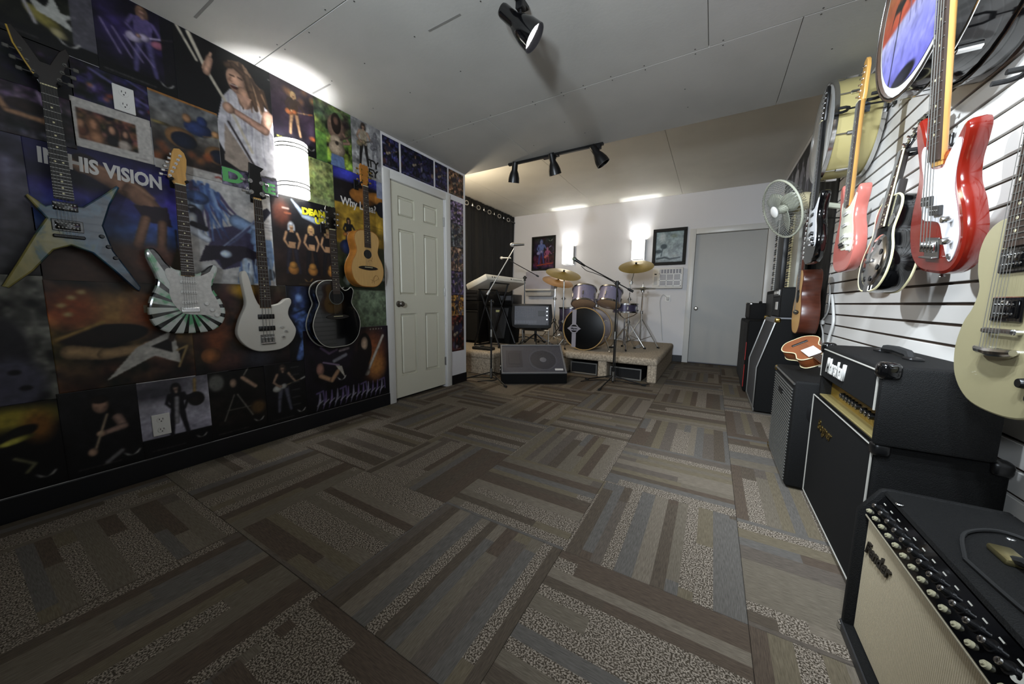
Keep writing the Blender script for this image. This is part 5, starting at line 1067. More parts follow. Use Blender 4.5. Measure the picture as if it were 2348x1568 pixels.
MB().box((-.24, -.012, .055), (-.05, -.008, .066), .001).build('fader_slot', M_blk, t)
for z in (.07, .14, .2, .26, .31): MB().cyl((.235, -.008, z), (.235, -.018, z), .012, n=12).build('knob', M_steel if z > .1 else M_blk, t)
t2 = thing('mixer_stand', 'black tripod stand carrying the powered mixer', 'stand', (-2.37, 4.77, ZS))
loc_build(MB().cyl((-2.37, 4.77, ZS+.05), (-2.37, 4.77, .57), .02).box((-2.52, 4.66, .55), (-2.22, 4.88, .572), .004), 'pole', M_blks, t2)
tripod(t2, (-2.37, 4.77, 0), ZS, ZS+.17, .27, n=5, a0=.2, m=M_blks, braces=False)
for x in (-2.58, -2.13): loc_build(MB().cyl((x, 4.73, ZS), (x, 4.73, .545), .012), 'side_leg', M_steel, t2)
loc_build(MB().tube([(-2.59, 4.73, .54), (-2.12, 4.73, .54)], .012), 'cross_bar', M_steel, t2)
# floor monitor wedge
wr = fr((.824, .566, 0), (-.566, .824, 0), (0, 0, 1))
t = thing('floor_monitor', 'black wedge floor monitor with a grey mesh grille in front of the stage', 'speaker', (-1.781, 3.576, 0), wr)
W2 = .395
q = MB().prism([(0, .004), (.34, .004), (.44, .1), (.44, .4), (.40, .415), (.0, .12)], -W2, W2, .006); q.xf(Matrix(((0, 0, 1, 0), (1, 0, 0, 0), (0, 1, 0, 0), (0, 0, 0, 1)))); q.build('cabinet', M_tolexd, t)
sl = math.atan2(.295, .4); gl = math.hypot(.295, .4)
gm = Matrix.Translation((0, 0, .12)) @ Matrix.Rotation(sl, 4, 'X')
q = MB().box((-W2, -.0, 0), (W2, .02, .02), .004).box((-W2, gl-.02, 0), (W2, gl, .02), .004).box((-W2, .02, 0), (-W2+.02, gl-.02, .02), .004).box((W2-.02, .02, 0), (W2, gl-.02, .02), .004); q.xf(gm); q.build('rim', mat('worn_grey_edge', '#6a6a6c', .5), t)
def mesh_mat():
    m = mat('speaker_mesh', '#6a6a74', .45, .3); nt = m.node_tree; b = nt.nodes['Principled BSDF']; N = nt.nodes.new; L = nt.links.new
    tc = N('ShaderNodeTexCoord'); v = N('ShaderNodeTexVoronoi'); v.inputs['Scale'].default_value = 190; L(tc.outputs['Object'], v.inputs['Vector'])
    mr_ = N('ShaderNodeMapRange'); mr_.inputs['From Min'].default_value = .3; mr_.inputs['From Max'].default_value = .5; mr_.inputs['To Min'].default_value = .06; mr_.inputs['To Max'].default_value = .3; L(v.outputs['Distance'], mr_.inputs['Value']); L(mr_.outputs['Result'], b.inputs['Alpha']); return m
q = MB().box((-W2+.02, .02, .012), (W2-.02, gl-.02, .0135)); q.xf(gm); q.build('grille', mesh_mat(), t)
q = MB().box((-W2+.02, .02, .0005), (W2-.02, gl-.02, .003)); q.xf(gm); q.build('baffle', mat('baffle_grey', '#44444c', .6), t)
q = MB().lathe([(.16, .0035), (.15, .007), (.05, .0045), (.0, .0045)], (.13, gl*.47, .001), n=36); q.xf(gm); q.build('woofer_cone', mat('cone_black', '#08080a', .6), t)
q = MB().lathe([(.182, .003), (.178, .009), (.162, .009), (.158, .0035)], (.13, gl*.47, .0), n=36); q.xf(gm); q.build('woofer_ring', mat('ring_grey', '#55555c', .5), t)
q = MB().lathe([(.045, .004), (.03, .01), (0, .0115)], (.13, gl*.47, .0), n=20); q.xf(gm); q.build('dust_cap', mat('grey_cap', '#8a8a90', .35), t)
q = MB().box((-.33, gl*.22, .003), (-.13, gl*.8, .006), .001).box((-.30, gl*.32, .004), (-.16, gl*.7, .009), .004); q.xf(gm); q.build('horn', mat('horn_grey', '#101012', .5), t)
q = MB().box((.255, .045, .0135), (.355, .075, .017), .001); q.xf(gm); q.build('badge', mat('silver_badge', '#c9c8c6', .35), t)
for z, y in ((.18, .2), (.12, .28)): MB().cyl((-W2-.001, y, z), (-W2-.01, y, z), .014).build('jack', M_steel, t)
# ================================================================ curtain
t = thing('curtain', 'black grommet curtain along the left side of the stage', 'curtain', (-3.68, 4.8, 0))
q = MB(); n = 320; y0, y1 = 3.3, 6.27; ring_y = []
cols = []
for i in range(n+1):
    y = y0+(y1-y0)*i/n; a = 2*PI*(y-y0)/.335
    row = [q.bm.verts.new((-3.655+.035*math.sin(a)*(1-.15*k)+.008*math.sin(3.1*a+k), y, z)) for k, z in enumerate((.04, .7, 1.4, 2.0, 2.45, 2.71))]
    cols.append(row)
for a, b_ in zip(cols, cols[1:]):
    for k in range(5): q.bm.faces.new((a[k], b_[k], b_[k+1], a[k+1]))
o = loc_build(q, 'cloth', mat('black_curtain_cloth', '#050609', .75, noise=.2, nscale=60), t); md = o.modifiers.new('thick', 'SOLIDIFY'); md.thickness = .003
gr = None
for k in range(17):
    y = y0+.335*.5*k+.335*.0+.02
    if y > y1: break
    q = MB().lathe([(.026, -.004), (.04, -.004), (.04, .006), (.026, .006), (.026, -.004)], (0, 0, 0), (1, .55 if k % 2 else -.55, 0), 20)
    o = q.build('grommet', M_chrome, t); o.location = Vector((-3.635, y, 2.6))-Vector((-3.68, 4.8, 0))
t = thing('curtain_rod', 'dark rod carrying the black curtain', 'curtain rod', (-3.66, 4.8, 2.6)); MB().cyl((0, -1.53, 0), (0, 1.5, 0), .013).build('rod', M_blks, t)
for y in (-1.4, 0, 1.4): MB().box((-.1, y-.01, -.01), (.0, y+.01, .01)).build('bracket', M_blks, t)
# ================================================================ wall lamps
def glow_mat(name, col, e): return mat(name, col, .6, emit=e)
M_glow = glow_mat('lit_white_shade', '#fffdf6', 1.5)
def sconce_box(label, x, zl, zh, w, dpt):
    t = thing('wall_lamp', label, 'lamp', (x, YB-.001, zl), R_BACK, 'box lamps on the back wall'); h = zh-zl
    MB().box((-w/2, 0, dpt-.004), (w/2, h, dpt)).box((-w/2, 0, .004), (-w/2+.004, h, dpt-.004)).box((w/2-.004, 0, .004), (w/2, h, dpt-.004)).build('shade', M_glow, t, smooth=False)
    MB().box((-w/2+.004, .001, .003), (w/2-.004, .006, dpt-.004)).build('base_plate', M_white, t)
    MB().box((-w/2-.006, -.004, 0), (-w/2-.001, h+.004, dpt*.6)).box((w/2+.001, -.004, 0), (w/2+.006, h+.004, dpt*.6)).box((-.04, .08, 0), (.04, .26, .012)).build('frame', M_steel, t)
    MB().cyl((0, .006, .085), (0, .03, .085), .013, n=10).build('socket', M_white, t)
    l = lamp('POINT', 'bulb_light', (x, YB-.085, zl+.06), 10, (.92, .98, 1.05), shadow_soft_size=.02)
sconce_box('lit white box lamp on the back wall beside the coloured framed print', -2.44, 1.705, 2.035, .2, .13)
sconce_box('lit white box lamp on the back wall above the crash cymbal', -1.165, 1.72, 2.055, .2, .13)
t = thing('wall_lamp', 'lit white half-round lamp with dark bands on the poster wall', 'lamp', (XL+.006, 1.353, 1.69), R_LEFT)
q = MB(); A = [(.098*math.cos(PI*k/16), .105*math.sin(PI*k/16)) for k in range(17)]
for (a, b_), (c_, d_) in zip(A, A[1:]): q.face([(a, 0, b_), (c_, 0, d_), (c_, .345, d_), (a, .345, b_)])
o = q.build('shade', M_glow, t); o.modifiers.new('thick', 'SOLIDIFY').thickness = .003
for z in (.045, .07, .295, .318): MB().tube([(a*1.015, z, b_*1.015) for a, b_ in A], .0035, 6).build('band', mat('dark_band', '#1c1b1a', .6), t)
MB().box((-.04, .06, 0), (.04, .28, .01)).build('back_plate', M_white, t); MB().cyl((0, .1, .045), (0, .15, .045), .013, n=10).build('socket', M_white, t)
lamp('POINT', 'bulb_light', (XL+.06, 1.353, 1.9), 8, (.95, .98, 1.02), shadow_soft_size=.02)
# ================================================================ ceiling tracks
def track_head(root, p, aim, lit=False, s=1.):
    # p: point on the track; stem, yoke, bell-shaped head aimed along aim
    p = Vector(p); d = Vector(aim).normalized(); h = p+Vector((0, 0, -.09*s)); a = h-d*.075*s
    o = loc_build(MB().box(p+Vector((-.02, -.02, -.028)), p+Vector((.02, .02, .012)), .004).cyl(p+Vector((0, 0, -.02)), h+Vector((0, 0, .03)), .007).cyl(h+Vector((0, 0, .035)), h-d*.03, .01), 'stem', M_blks, root)
    q = MB().lathe([(0, -.115*s), (.026*s, -.112*s), (.03*s, -.1*s), (.031*s, -.035*s), (.045*s, -.005*s), (.058*s, .04*s), (.062*s, .085*s), (.0585*s, .085*s), (.054*s, .04*s), (.03*s, 0), (.0, -.0)], h, d, 28)
    loc_build(q, 'lamp_head', M_blkg if lit else M_blks, o)
    m = mat('lit_bulb', '#ffffff', .4, emit=14) if lit else mat('dark_bulb', '#6d6d6d', .2)
    loc_build(MB().lathe([(0, .056*s), (.03*s, .055*s), (.05*s, .05*s), (.052*s, .04*s)], h, d, 24), 'bulb', m, o)
    return o
t = thing('track_light', 'black ceiling track light with one lit bell-shaped spot near the top of the photo', 'track light', (-.9, 1.1, H1))
loc_build(MB().box((-.917, .35, H1-.022), (-.883, 1.64, H1-.0005), .003), 'rail', M_blks, t)
track_head(t, (-.9, 1.585, H1-.022), (.66, .3, -.62), True, 1.08)
t = thing('track_light', 'black track light with three unlit spots at the edge of the near ceiling', 'track light', (-1.46, 3.25, H1))
loc_build(MB().box((-1.97, 3.235, H1-.022), (-.96, 3.268, H1-.0005), .003), 'rail', M_blks, t)
loc_build(MB().box((-1.57, 3.215, H1-.03), (-1.4, 3.282, H1-.018), .004), 'feed_box', M_blks, t)
track_head(t, (-1.9, 3.25, H1-.022), (-.25, .25, -.95)); track_head(t, (-1.45, 3.25, H1-.022), (.1, .35, -.9)); track_head(t, (-1.0, 3.25, H1-.022), (.5, .2, -.8))
# ================================================================ outlets, back-wall things
def outlet(label, y, z, w=.072, h=.118):
    t = thing('outlet_plate', label, 'outlet', (XL+.006, y, z), R_LEFT)
    MB().box((-w/2, -h/2, 0), (w/2, h/2, .006), .002).build('plate', M_white, t)
    for s_ in (-1, 1):
        MB().lathe([(0, .008), (.0165, .008), (.0175, .006), (.0175, .004)], (0, s_*.028, 0), n=20).build('receptacle', M_white, t)
        MB().box((-.008, s_*.028, .006), (-.0055, s_*.028+.009, .0085)).box((.0055, s_*.028, .006), (.008, s_*.028+.009, .0085)).cyl((0, s_*.028-.008, .006), (0, s_*.028-.008, .0085), .003, n=8).build('slots', M_blk, t)
outlet('white outlet plate high on the poster wall above the brown photograph', .577, 1.945)
outlet('white outlet plate low on the poster wall on the pale poster', .577, .287)
def frame(label, x0, x1, z0, z1, bw, fn, seed_name):
    t = thing('framed_print', label, 'picture', ((x0+x1)/2, YB-.001, (z0+z1)/2), R_BACK, 'framed prints on the back wall'); w, h = (x1-x0)/2, (z1-z0)/2
    MB().box((-w, -h, 0), (w, -h+bw, .022), .003).box((-w, h-bw, 0), (w, h, .022), .003).box((-w, -h+bw, 0), (-w+bw, h-bw, .022), .003).box((w-bw, -h+bw, 0), (w, h-bw, .022), .003).build('frame', mat('dark_brown_frame', '#17140f', .6, spec=.25), t)
    c = Canvas(2*(w-bw), 2*(h-bw), .006, '#15131a'); fn(c)
    o = c.sheet('print', 2*(w-bw), 2*(h-bw), R_BACK, (0, 0, 0), M_printm); o.parent = t; o.matrix_parent_inverse = Matrix(); o.matrix_basis = T(-w+bw, -h+bw, .006)
def p(c):
    c.vgrad((0, '#2a1a3a'), (.25, '#5a2030'), (.6, '#242036'), (1, '#1c1a1c')).noise(.4, 8, chroma=.04)
    c.man(.3, .1, .85, hair='#5a6aa0', skin='#8d8cc0', shirt='#5b6eb0', pants='#3a3a80', gtr='#8d8ac0').man(.52, .08, .62, hair='#8a4a6a', skin='#c08aa8', shirt='#a04a7a', pants='#7a2a4a', gtr='#c05a4a').wing(.62, .9, .07, '#d5d2cc').line([(.15, .12), (.7, .18)], .05, '#a03a2a')
frame('small framed print with blue and red musicians, behind the cymbals', -3.25, -2.73, 1.61, 2.28, .03, p, 1)
def p(c):
    c.vgrad((0, '#8a989c'), (.2, '#a5b4ba'), (.6, '#a9bcc0'), (1, '#8ea5a9')).noise(.1, 6).ell(.2, .82, .09, .14, '#c5cfd2', soft=.5).ell(.25, .52, .1, .08, '#2f4048', soft=.2).ell(.1, .36, .1, .06, '#34464e', soft=.2).line([(.22, .5), (.18, .2)], .03, '#3a4c54').line([(.05, .12), (.3, .16), (.45, .1), (.75, .14)], .05, '#2c3a40').ell(.6, .2, .12, .05, '#a9b4b4', soft=.4).ell(.55, .85, .1, .06, '#8a9a8a', soft=.4)
frame('large framed print of a misty blue-grey landscape, above the air conditioner', -.945, -.43, 1.612, 2.208, .05, p, 2)
t = thing('air_conditioner', 'white wall air conditioner with a grid grille, below the large framed print', 'air conditioner', (-.68, YB-.001, 1.225), R_BACK)
MB().box((-.23, 0, 0), (.23, .335, .09), .008, 2).build('housing', M_white, t)
MB().box((-.12, .245, .088), (.2, .31, .092)).build('outlet_vent', mat('vent_grey', '#8a8a92', .6), t)
MB().box((-.12, .04, .088), (.2, .235, .0915)).build('intake', mat('vent_grey', '#8a8a92', .6), t)
s = MB()
for k in range(9): s.box((-.12, .05+k*.021, .0905), (.2, .056+k*.021, .094))
tag(s.build('louvres', M_white, t), kind='stuff')
s = MB()
for k in range(4): s.box((-.125+k*.1067, .035, .09), (-.113+k*.1067, .24, .096))
for z in (.034, .125, .232): s.box((-.125, z, .09), (.207, z+.01, .096))
for k in range(7): s.box((-.11+k*.045, .247, .09), (-.1+k*.045, .308, .095))
s.build('grille_bars', M_white, t)
MB().box((-.2, .225, .089), (-.165, .245, .093), .002).build('display', M_blk, t); MB().box((-.205, .06, .089), (-.155, .2, .0915), .002).build('control_panel', mat('pale_grey_panel', '#b9b8b6', .5), t)
t = thing('wall_outlet', 'white outlet with a plug and cord under the air conditioner', 'outlet', (-.66, YB-.001, 1.06), R_BACK)
MB().box((-.04, -.055, 0), (.04, .055, .007), .002).build('plate', M_white, t); MB().box((-.02, -.03, .007), (.02, .02, .04), .005).build('plug', mat('pale_grey_panel', '#b9b8b6', .5), t)
t = thing('power_cord', 'thin pale cord hanging down the back wall from the outlet', 'cord', (-.75, YB-.02, .7)); loc_build(MB().tube(catmull([(-.66, YB-.03, 1.06), (-.74, YB-.02, 1.12), (-.78, YB-.012, 1.0), (-.75, YB-.01, .75), (-.72, YB-.012, .45), (-.7, YB-.02, .34)], 6, False), .005, 6), 'wire', mat('pale_grey_panel', '#b9b8b6', .5), t)
t = thing('wall_heater', 'white wall unit with a slanted lower lip on the back wall, left of the cymbals', 'heater', (-3.02, YB-.001, 1.1), R_BACK)
MB().box((-.28, .13, 0), (.28, .48, .17), .012, 2).build('housing', mat('lavender_white', '#aca9b4', .4), t)
MB().box((-.29, .1, 0), (.29, .135, .22), .006).build('lower_lip', M_white, t); MB().prism([(-.27, 0), (.27, 0), (.285, .1), (-.285, .1)], 0, .15, .004).build('underside', mat('pale_grey_panel', '#b9b8b6', .5), t)
# ================================================================ amplifiers along the right wall
def frontal(root_loc): return R_RIGHT      # local x toward the camera side (-y), y up, z into the room
def amp(label, name, X, y0, y1, z0, h, depth, cat='amplifier', m=M_tolex, bev=.014, build=True):
    t = thing(name, label, cat, (X, (y0+y1)/2, z0), R_RIGHT); w = (y1-y0)/2
    if build: MB().box((-w, 0, -depth), (w, h, 0), bev, 3).build('cabinet', m, t)
    return t, w
def corners(t, pts, m, r=.02):
    o = None
    for p in pts:
        if o is None: o = MB().box((-r, -r, -r), (r, r, r), r*.6, 3).build('corner_cap', m, t); o.location = p
        else: dup(o, parent=t, loc=p)
M_pipe = mat('white_piping', '#9a978f', .5)
# -- cream-grille combo in the foreground
M_tweed = mat('cream_grille_cloth', '#a89a7c', .85, spec=.2)
def cloth_weave(m, c1, c2, sc=520):
    nt = m.node_tree; b = nt.nodes['Principled BSDF']; N = nt.nodes.new; L = nt.links.new; tc = N('ShaderNodeTexCoord')
    w1 = N('ShaderNodeTexWave'); w1.bands_direction = 'X'; w1.inputs['Scale'].default_value = 55; w1.inputs['Distortion'].default_value = .4; w1.inputs['Detail'].default_value = 2; L(tc.outputs['Object'], w1.inputs['Vector'])
    n = N('ShaderNodeTexNoise'); n.inputs['Scale'].default_value = sc; L(tc.outputs['Object'], n.inputs['Vector'])
    r = N('ShaderNodeValToRGB'); r.color_ramp.elements[0].color = (*lin(c1), 1); r.color_ramp.elements[1].color = (*lin(c2), 1)
    a = N('ShaderNodeMath'); a.operation = 'MULTIPLY_ADD'; a.inputs[1].default_value = .45; L(w1.outputs['Fac'], a.inputs[0])
    a2 = N('ShaderNodeMath'); a2.operation = 'MULTIPLY'; a2.inputs[1].default_value = .55; L(n.outputs['Fac'], a2.inputs[0]); L(a2.outputs[0], a.inputs[2])
    L(a.outputs[0], r.inputs[0]); L(r.outputs[0], b.inputs['Base Color'])
    bp = N('ShaderNodeBump'); bp.inputs['Strength'].default_value = .5; bp.inputs['Distance'].default_value = .002; L(a.outputs[0], bp.inputs['Height']); L(bp.outputs[0], b.inputs['Normal'])
cloth_weave(M_tweed, '#a39478', '#d6c9ad')
t, w = amp('black combo amplifier with a cream grille and a row of knobs, nearest the camera', 'combo_amplifier', .40, .6, 1.31, .004, .468, .27, build=False)
prof = [(0, 0), (.025, 0), (.025, .035), (0, .035)]
q = MB()
side = [(0, 0), (-.27, 0), (-.27, .464), (-.062, .464), (-.048, .462), (-.04, .456), (0, .388)]
for a, b_ in ((-w, -w+.02), (w-.02, w)): q.prism(side, a, b_, .004)
q.prism([(0, 0), (-.27, 0), (-.27, .03), (0, .03)], -w+.019, w-.019, 0).prism([(-.26, .03), (-.27, .03), (-.27, .45), (-.26, .45)], -w+.019, w-.019, 0)
q.prism([(-.27, .444), (-.27, .464), (-.064, .464), (-.05, .46), (-.046, .452), (-.06, .444)], -w+.019, w-.019, .003)
q.xf(Matrix(((0, 0, 1, 0), (0, 1, 0, 0), (1, 0, 0, 0), (0, 0, 0, 1)))); q.build('cabinet', M_tolex, t)
MB().box((-w+.021, .031, -.04), (w-.021, .38, -.022), .004).build('grille_cloth', M_tweed, t)
MB().box((-w+.021, .378, -.03), (w-.021, .385, -.014), .002).build('trim_strip', mat('aged_trim', '#a79f8a', .4, .4), t)
MB().box((-w-.001, -.001, -.02), (w+.001, .028, .003), .003).build('bottom_rail', mat('charcoal_edge', '#2b2b2d', .5), t)
pn = Matrix.Translation((0, .386, -.014)) @ Matrix.Rotation(-.5, 4, 'X')
o = MB().box((-w+.021, 0, -.004), (w-.021, .07, 0), .001).build('control_panel', M_blkg, t); o.matrix_local = pn; pnl = o
kb0 = None
for k in range(13):
    x = -w+.05+.0395*k
    if kb0 is None:
        kb0 = MB().lathe([(0, .003), (.011, .003), (.011, 0)], n=16).lathe([(.0075, .003), (.0065, .014), (0, .014)], n=14).build('knob', M_blks, t)
        kc = MB().lathe([(0, .0172), (.0052, .0165), (.006, .014)], n=12).build('knob_cap', M_chrome, kb0)
        kn = MB().box((-.006, .0165, .0005), (.006, .019, .0012)).build('marking', mat('grey_white_print', '#a8a69c', .5), kb0)
        o = kb0
    else:
        o = dup(kb0, parent=t)
        for ch in (kc, kn): dup(ch, parent=o)
    o.matrix_local = pn @ T(x, .038, 0)
jk = None
for k in range(14):
    x = -w+.031+.0395*k
    if jk is None: jk = MB().lathe([(.003, .005), (.006, .005), (.0065, 0)], n=12).cyl((0, 0, 0), (0, 0, .008), .003, n=8).build('switch', mat('cream_switch', '#98937a', .35), t); o = jk
    else: o = dup(jk, parent=t)
    o.matrix_local = pn @ T(x, .013, 0)
M_prt = mat('grey_white_print', '#a8a69c', .5)
text('Steel', .046, M_prt, t, pn @ T(w-.137, .045, .0008), shear=.35, bold=.0008); text('King', .018, M_prt, t, pn @ T(w-.112, .014, .0008), shear=.35, bold=.0006)
text('POWER', .012, M_prt, t, pn @ T(w-.062, .011, .0008), bold=.0004)
o = MB().lathe([(.017, 0), (.017, .006), (.012, .013), (.011, .02), (.0, .024)], n=18).build('pilot_jewel', mat('amber_jewel', '#9a8334', .15, .4), t); o.matrix_local = pn @ T(w-.06, .04, 0)
text('Fender', .05, mat('tarnished_logo', '#2b2620', .35, .6), t, T(-w+.105, .305, -.0205) @ Matrix.Rotation(.12, 4, 'Z'), ext=.003, shear=.45, bold=.0012, name='logo')
# handle: strap with metal end caps
MB().tube([(-.09, .47, -.15), (-.05, .488, -.15), (.05, .494, -.15), (.15, .488, -.15), (.19, .47, -.15)], [.008, .01, .011, .01, .008], 8).build('handle', M_rub, t)
for x in (-.1, .2): MB().box((x-.03, .463, -.168), (x+.03, .478, -.132), .006, 2).build('handle_cap', mat('aged_brass_cap', '#9a8f66', .3, .9), t)
for x, z in ((-.26, -.05), (-.2, -.2), (.1, -.24), (-.1, -.22)): MB().lathe([(0, .003), (.006, .002), (.008, 0)], (x, .4635, z), (0, 1, 0), 10).build('screw', M_chrome, t)
corners(t, [(-w+.005, .008, -.005), (w-.005, .008, -.005)], M_chrome, .012)
t = thing('footswitch_cable', 'black cable looped over the top of the cream-grille amplifier', 'cable', (.6, .95, .47))
loc_build(MB().tube(catmull([(.47, 1.0, .4735), (.52, 1.12, .4735), (.6, 1.17, .4735), (.645, 1.1, .4735), (.65, .95, .4735), (.655, .75, .4735)], 6, False), .0035, 6).tube(catmull([(.47, 1.0, .4735), (.48, .88, .4735), (.5, .78, .4735), (.53, .68, .4735)], 6, False), .0035, 6), 'wire', M_rub, t)
# -- black cabinet with gold script, black head on top
t, w = amp('tall black speaker cabinet with white piping and gold script, under the amplifier head', 'speaker_cabinet', .47, 1.455, 2.2, .02, .525, .27, 'speaker', M_tolexd)
MB().box((-w+.012, .012, -.004), (w-.012, .513, .003), .002).build('grille_cloth', mat('black_weave', '#090909', .85, spec=.2, noise=.5, nscale=260), t)
MB().tube([(-w+.012, .012, .004), (w-.012, .012, .004), (w-.012, .513, .004), (-w+.012, .513, .004)], .0032, 6, True).build('piping', M_pipe, t)
text('Bogner', .07, M_brass, t, T(-.14, .40, .004), ext=.002, shear=.35, bold=.0002, name='logo')
MB().box((-w, -.018, -.26), (w, .002, -.01), .004).build('base_skid', M_blk, t)
corners(t, [(w-.01, .51, -.012), (w-.01, .51, -.25), (w-.01, .02, -.012)], M_blks, .022)
t, w = amp('black amplifier head with white script and a gold control panel, on the gold-script cabinet', 'amplifier_head', .455, 1.43, 2.075, .548, .248, .245, build=False)
MB().box((-w, 0, -.245), (-w+.024, .246, -.0), .01, 2).box((w-.024, 0, -.245), (w, .246, 0), .01, 2).box((-w+.004, .1, -.245), (w-.004, .248, -.001), .014, 3).box((-w+.01, 0, -.245), (w-.01, .012, -.005), .004).box((-w+.015, .01, -.24), (w-.015, .1, -.05)).build('cabinet', M_tolex, t)
MB().box((-w+.022, .105, -.002), (w-.022, .228, .003), .003).build('front_panel', mat('black_weave', '#090909', .85, spec=.2, noise=.5, nscale=260), t)
MB().tube([(-w+.022, .105, .002), (-w+.022, .228, .002), (w-.022, .228, .002), (w-.022, .105, .002)], .003, 6).build('piping', M_pipe, t)
text('Marshall', .092, mat('white_script', '#d6d4cf', .4), t, T(-.1, .166, .006), ext=.003, shear=.35, bold=.0008, name='logo', sx=.74)
M_gold = mat('brushed_gold_panel', '#a78a3e', .35, .75, noise=.12, nscale=8)
o = MB().box((-w+.02, .013, -.048), (w-.02, .1, -.04)).build('control_panel', M_gold, t)
MB().box((-w+.02, .012, -.05), (w-.02, .02, -.002), .002).build('panel_ledge', mat('gold_ledge', '#9a8c5c', .4, .6), t)
kk = None
for k in range(9):
    x = -w+.2+.035*k+(.02 if k > 5 else 0)
    if kk is None: kk = MB().lathe([(.012, 0), (.011, .014), (.0, .014)], n=14).build('knob', M_blks, t); kc = MB().lathe([(0, .0165), (.0075, .0155), (.009, .014)], n=12).build('knob_cap', M_chrome, kk); o = kk
    else: o = dup(kk, parent=t); dup(kc, parent=o)
    o.location = (x, .055, -.04)
MB().box((w-.09, .04, -.041), (w-.075, .07, -.03), .002).box((w-.06, .04, -.041), (w-.045, .07, -.03), .002).build('rocker_switch', M_blk, t)
corners(t, [(w-.016, .232, -.016), (w-.016, .232, -.229), (-w+.016, .232, -.016)], M_blkg, .026)
MB().tube([(-.11, .248, -.13), (-.09, .266, -.13), (0, .27, -.13), (.09, .266, -.13), (.11, .248, -.13)], [.012, .013, .013, .013, .012], 6).build('handle', M_rub, t)
for x in (-.12, .12): MB().box((x-.03, .244, -.148), (x+.03, .258, -.112), .005).build('handle_cap', M_blks, t)
for x in (-w+.05, w-.05): MB().cyl((x, -.004, -.03), (x, .004, -.03), .015).cyl((x, -.004, -.21), (x, .004, -.21), .015).build('foot', M_rub, t)
# -- ribbed silver grille amplifier
t, w = amp('black amplifier with a ribbed silver grille beside the gold-script cabinet', 'combo_amplifier', .395, 2.225, 2.82, .01, .575, .27)
MB().box((-w+.02, .02, -.004), (w-.02, .535, .002)).build('baffle', M_blk, t)
s = MB()
for k in range(31): s.box((-w+.02, .024+k*.0165, .001), (w-.02, .031+k*.0165, .007), .0015)
tag(s.build('grille_ribs', mat('silver_grille', '#5a5955', .45, .3), t), kind='stuff')
MB().tube([(-w+.006, .557, .001), (w-.006, .557, .001)], .006).build('top_trim', M_steel, t)
MB().box((-.09, .44, .005), (.02, .475, .009), .002).build('badge', M_blk, t)
corners(t, [(-w+.008, .55, -.01), (w-.008, .555, -.25), (-w+.008, .02, -.01)], M_brass, .018)
MB().lathe([(.07, 0), (.075, .008), (.06, .01), (.045, -.004), (0, -.004)], (w, .42, -.13), (1, 0, 0), 24).build('side_handle_cup', M_blks, t)
MB().lathe([(0, .004), (.02, .003), (.024, 0)], (.1, .575, -.2), (0, 1, 0), 14).build('top_stud', M_steel, t)
for x in (-w+.05, w-.05): MB().cyl((x, -.01, -.04), (x, .002, -.04), .016).cyl((x, -.01, -.23), (x, .002, -.23), .016).build('foot', M_rub, t)
# -- slanted cabinet
t, w = amp('large black slant-front speaker cabinet with grey edging and brass corners', 'speaker_cabinet', .385, 3.7, 4.42, .01, .84, .36, 'speaker', build=False)
q = MB().prism([(0, 0), (-.36, 0), (-.36, .84), (-.11, .84), (0, .4)], -w, w, .012); q.xf(Matrix(((0, 0, 1, 0), (0, 1, 0, 0), (1, 0, 0, 0), (0, 0, 0, 1)))); q.build('cabinet', M_tolexd, t)
q = MB().prism([(.004, .03), (.004, .4), (-.1, .8), (-.108, .8), (-.006, .4), (-.006, .03)], -w+.03, w-.03); q.xf(Matrix(((0, 0, 1, 0), (0, 1, 0, 0), (1, 0, 0, 0), (0, 0, 0, 1)))); q.build('grille_cloth', mat('grey_grille_cloth', '#37373a', .85, noise=.3, nscale=200), t)
for x in (-w+.022, w-.022): MB().tube([(x, .02, .006), (x, .4, .006), (x, .81, -.098)], .008, 6).build('edge_trim', M_steel, t)
MB().box((-w+.005, .0, -.002), (w-.005, .03, .008), .003).build('bottom_rail', mat('worn_aluminium', '#9d9c98', .4, .9), t)
MB().box((-w+.005, .8, -.118), (w-.005, .842, -.098), .004).build('top_rail', mat('grey_edge', '#6d6d70', .5), t)
corners(t, [(-w+.012, .83, -.11), (w-.012, .83, -.11), (w-.012, .83, -.34)], M_brass, .022)
t2, w2 = amp('small black practice amplifier with a white knob strip, on the slanted cabinet', 'practice_amplifier', .505, 3.74, 4.12, .86, .265, .22, build=True)
MB().box((-w2+.012, .19, -.002), (w2-.012, .25, .005), .002).build('control_panel', mat('black_panel', '#101011', .4), t2)
MB().box((-w2+.03, .21, .004), (.06, .235, .008), .001).box((.1, .2, .004), (.15, .245, .008), .001).build('white_strip', M_white, t2)
MB().box((-w2+.012, .015, -.002), (w2-.012, .18, .004), .002).build('grille', mat('black_grille_cloth', '#0c0c0d', .9), t2)
MB().box((-.02, .07, .003), (.1, .14, .007), .002).build('badge', M_white, t2)
MB().box((-w2, -.012, -.2), (w2, .004, .012), .003).build('base', mat('grey_edge', '#6d6d70', .5), t2)
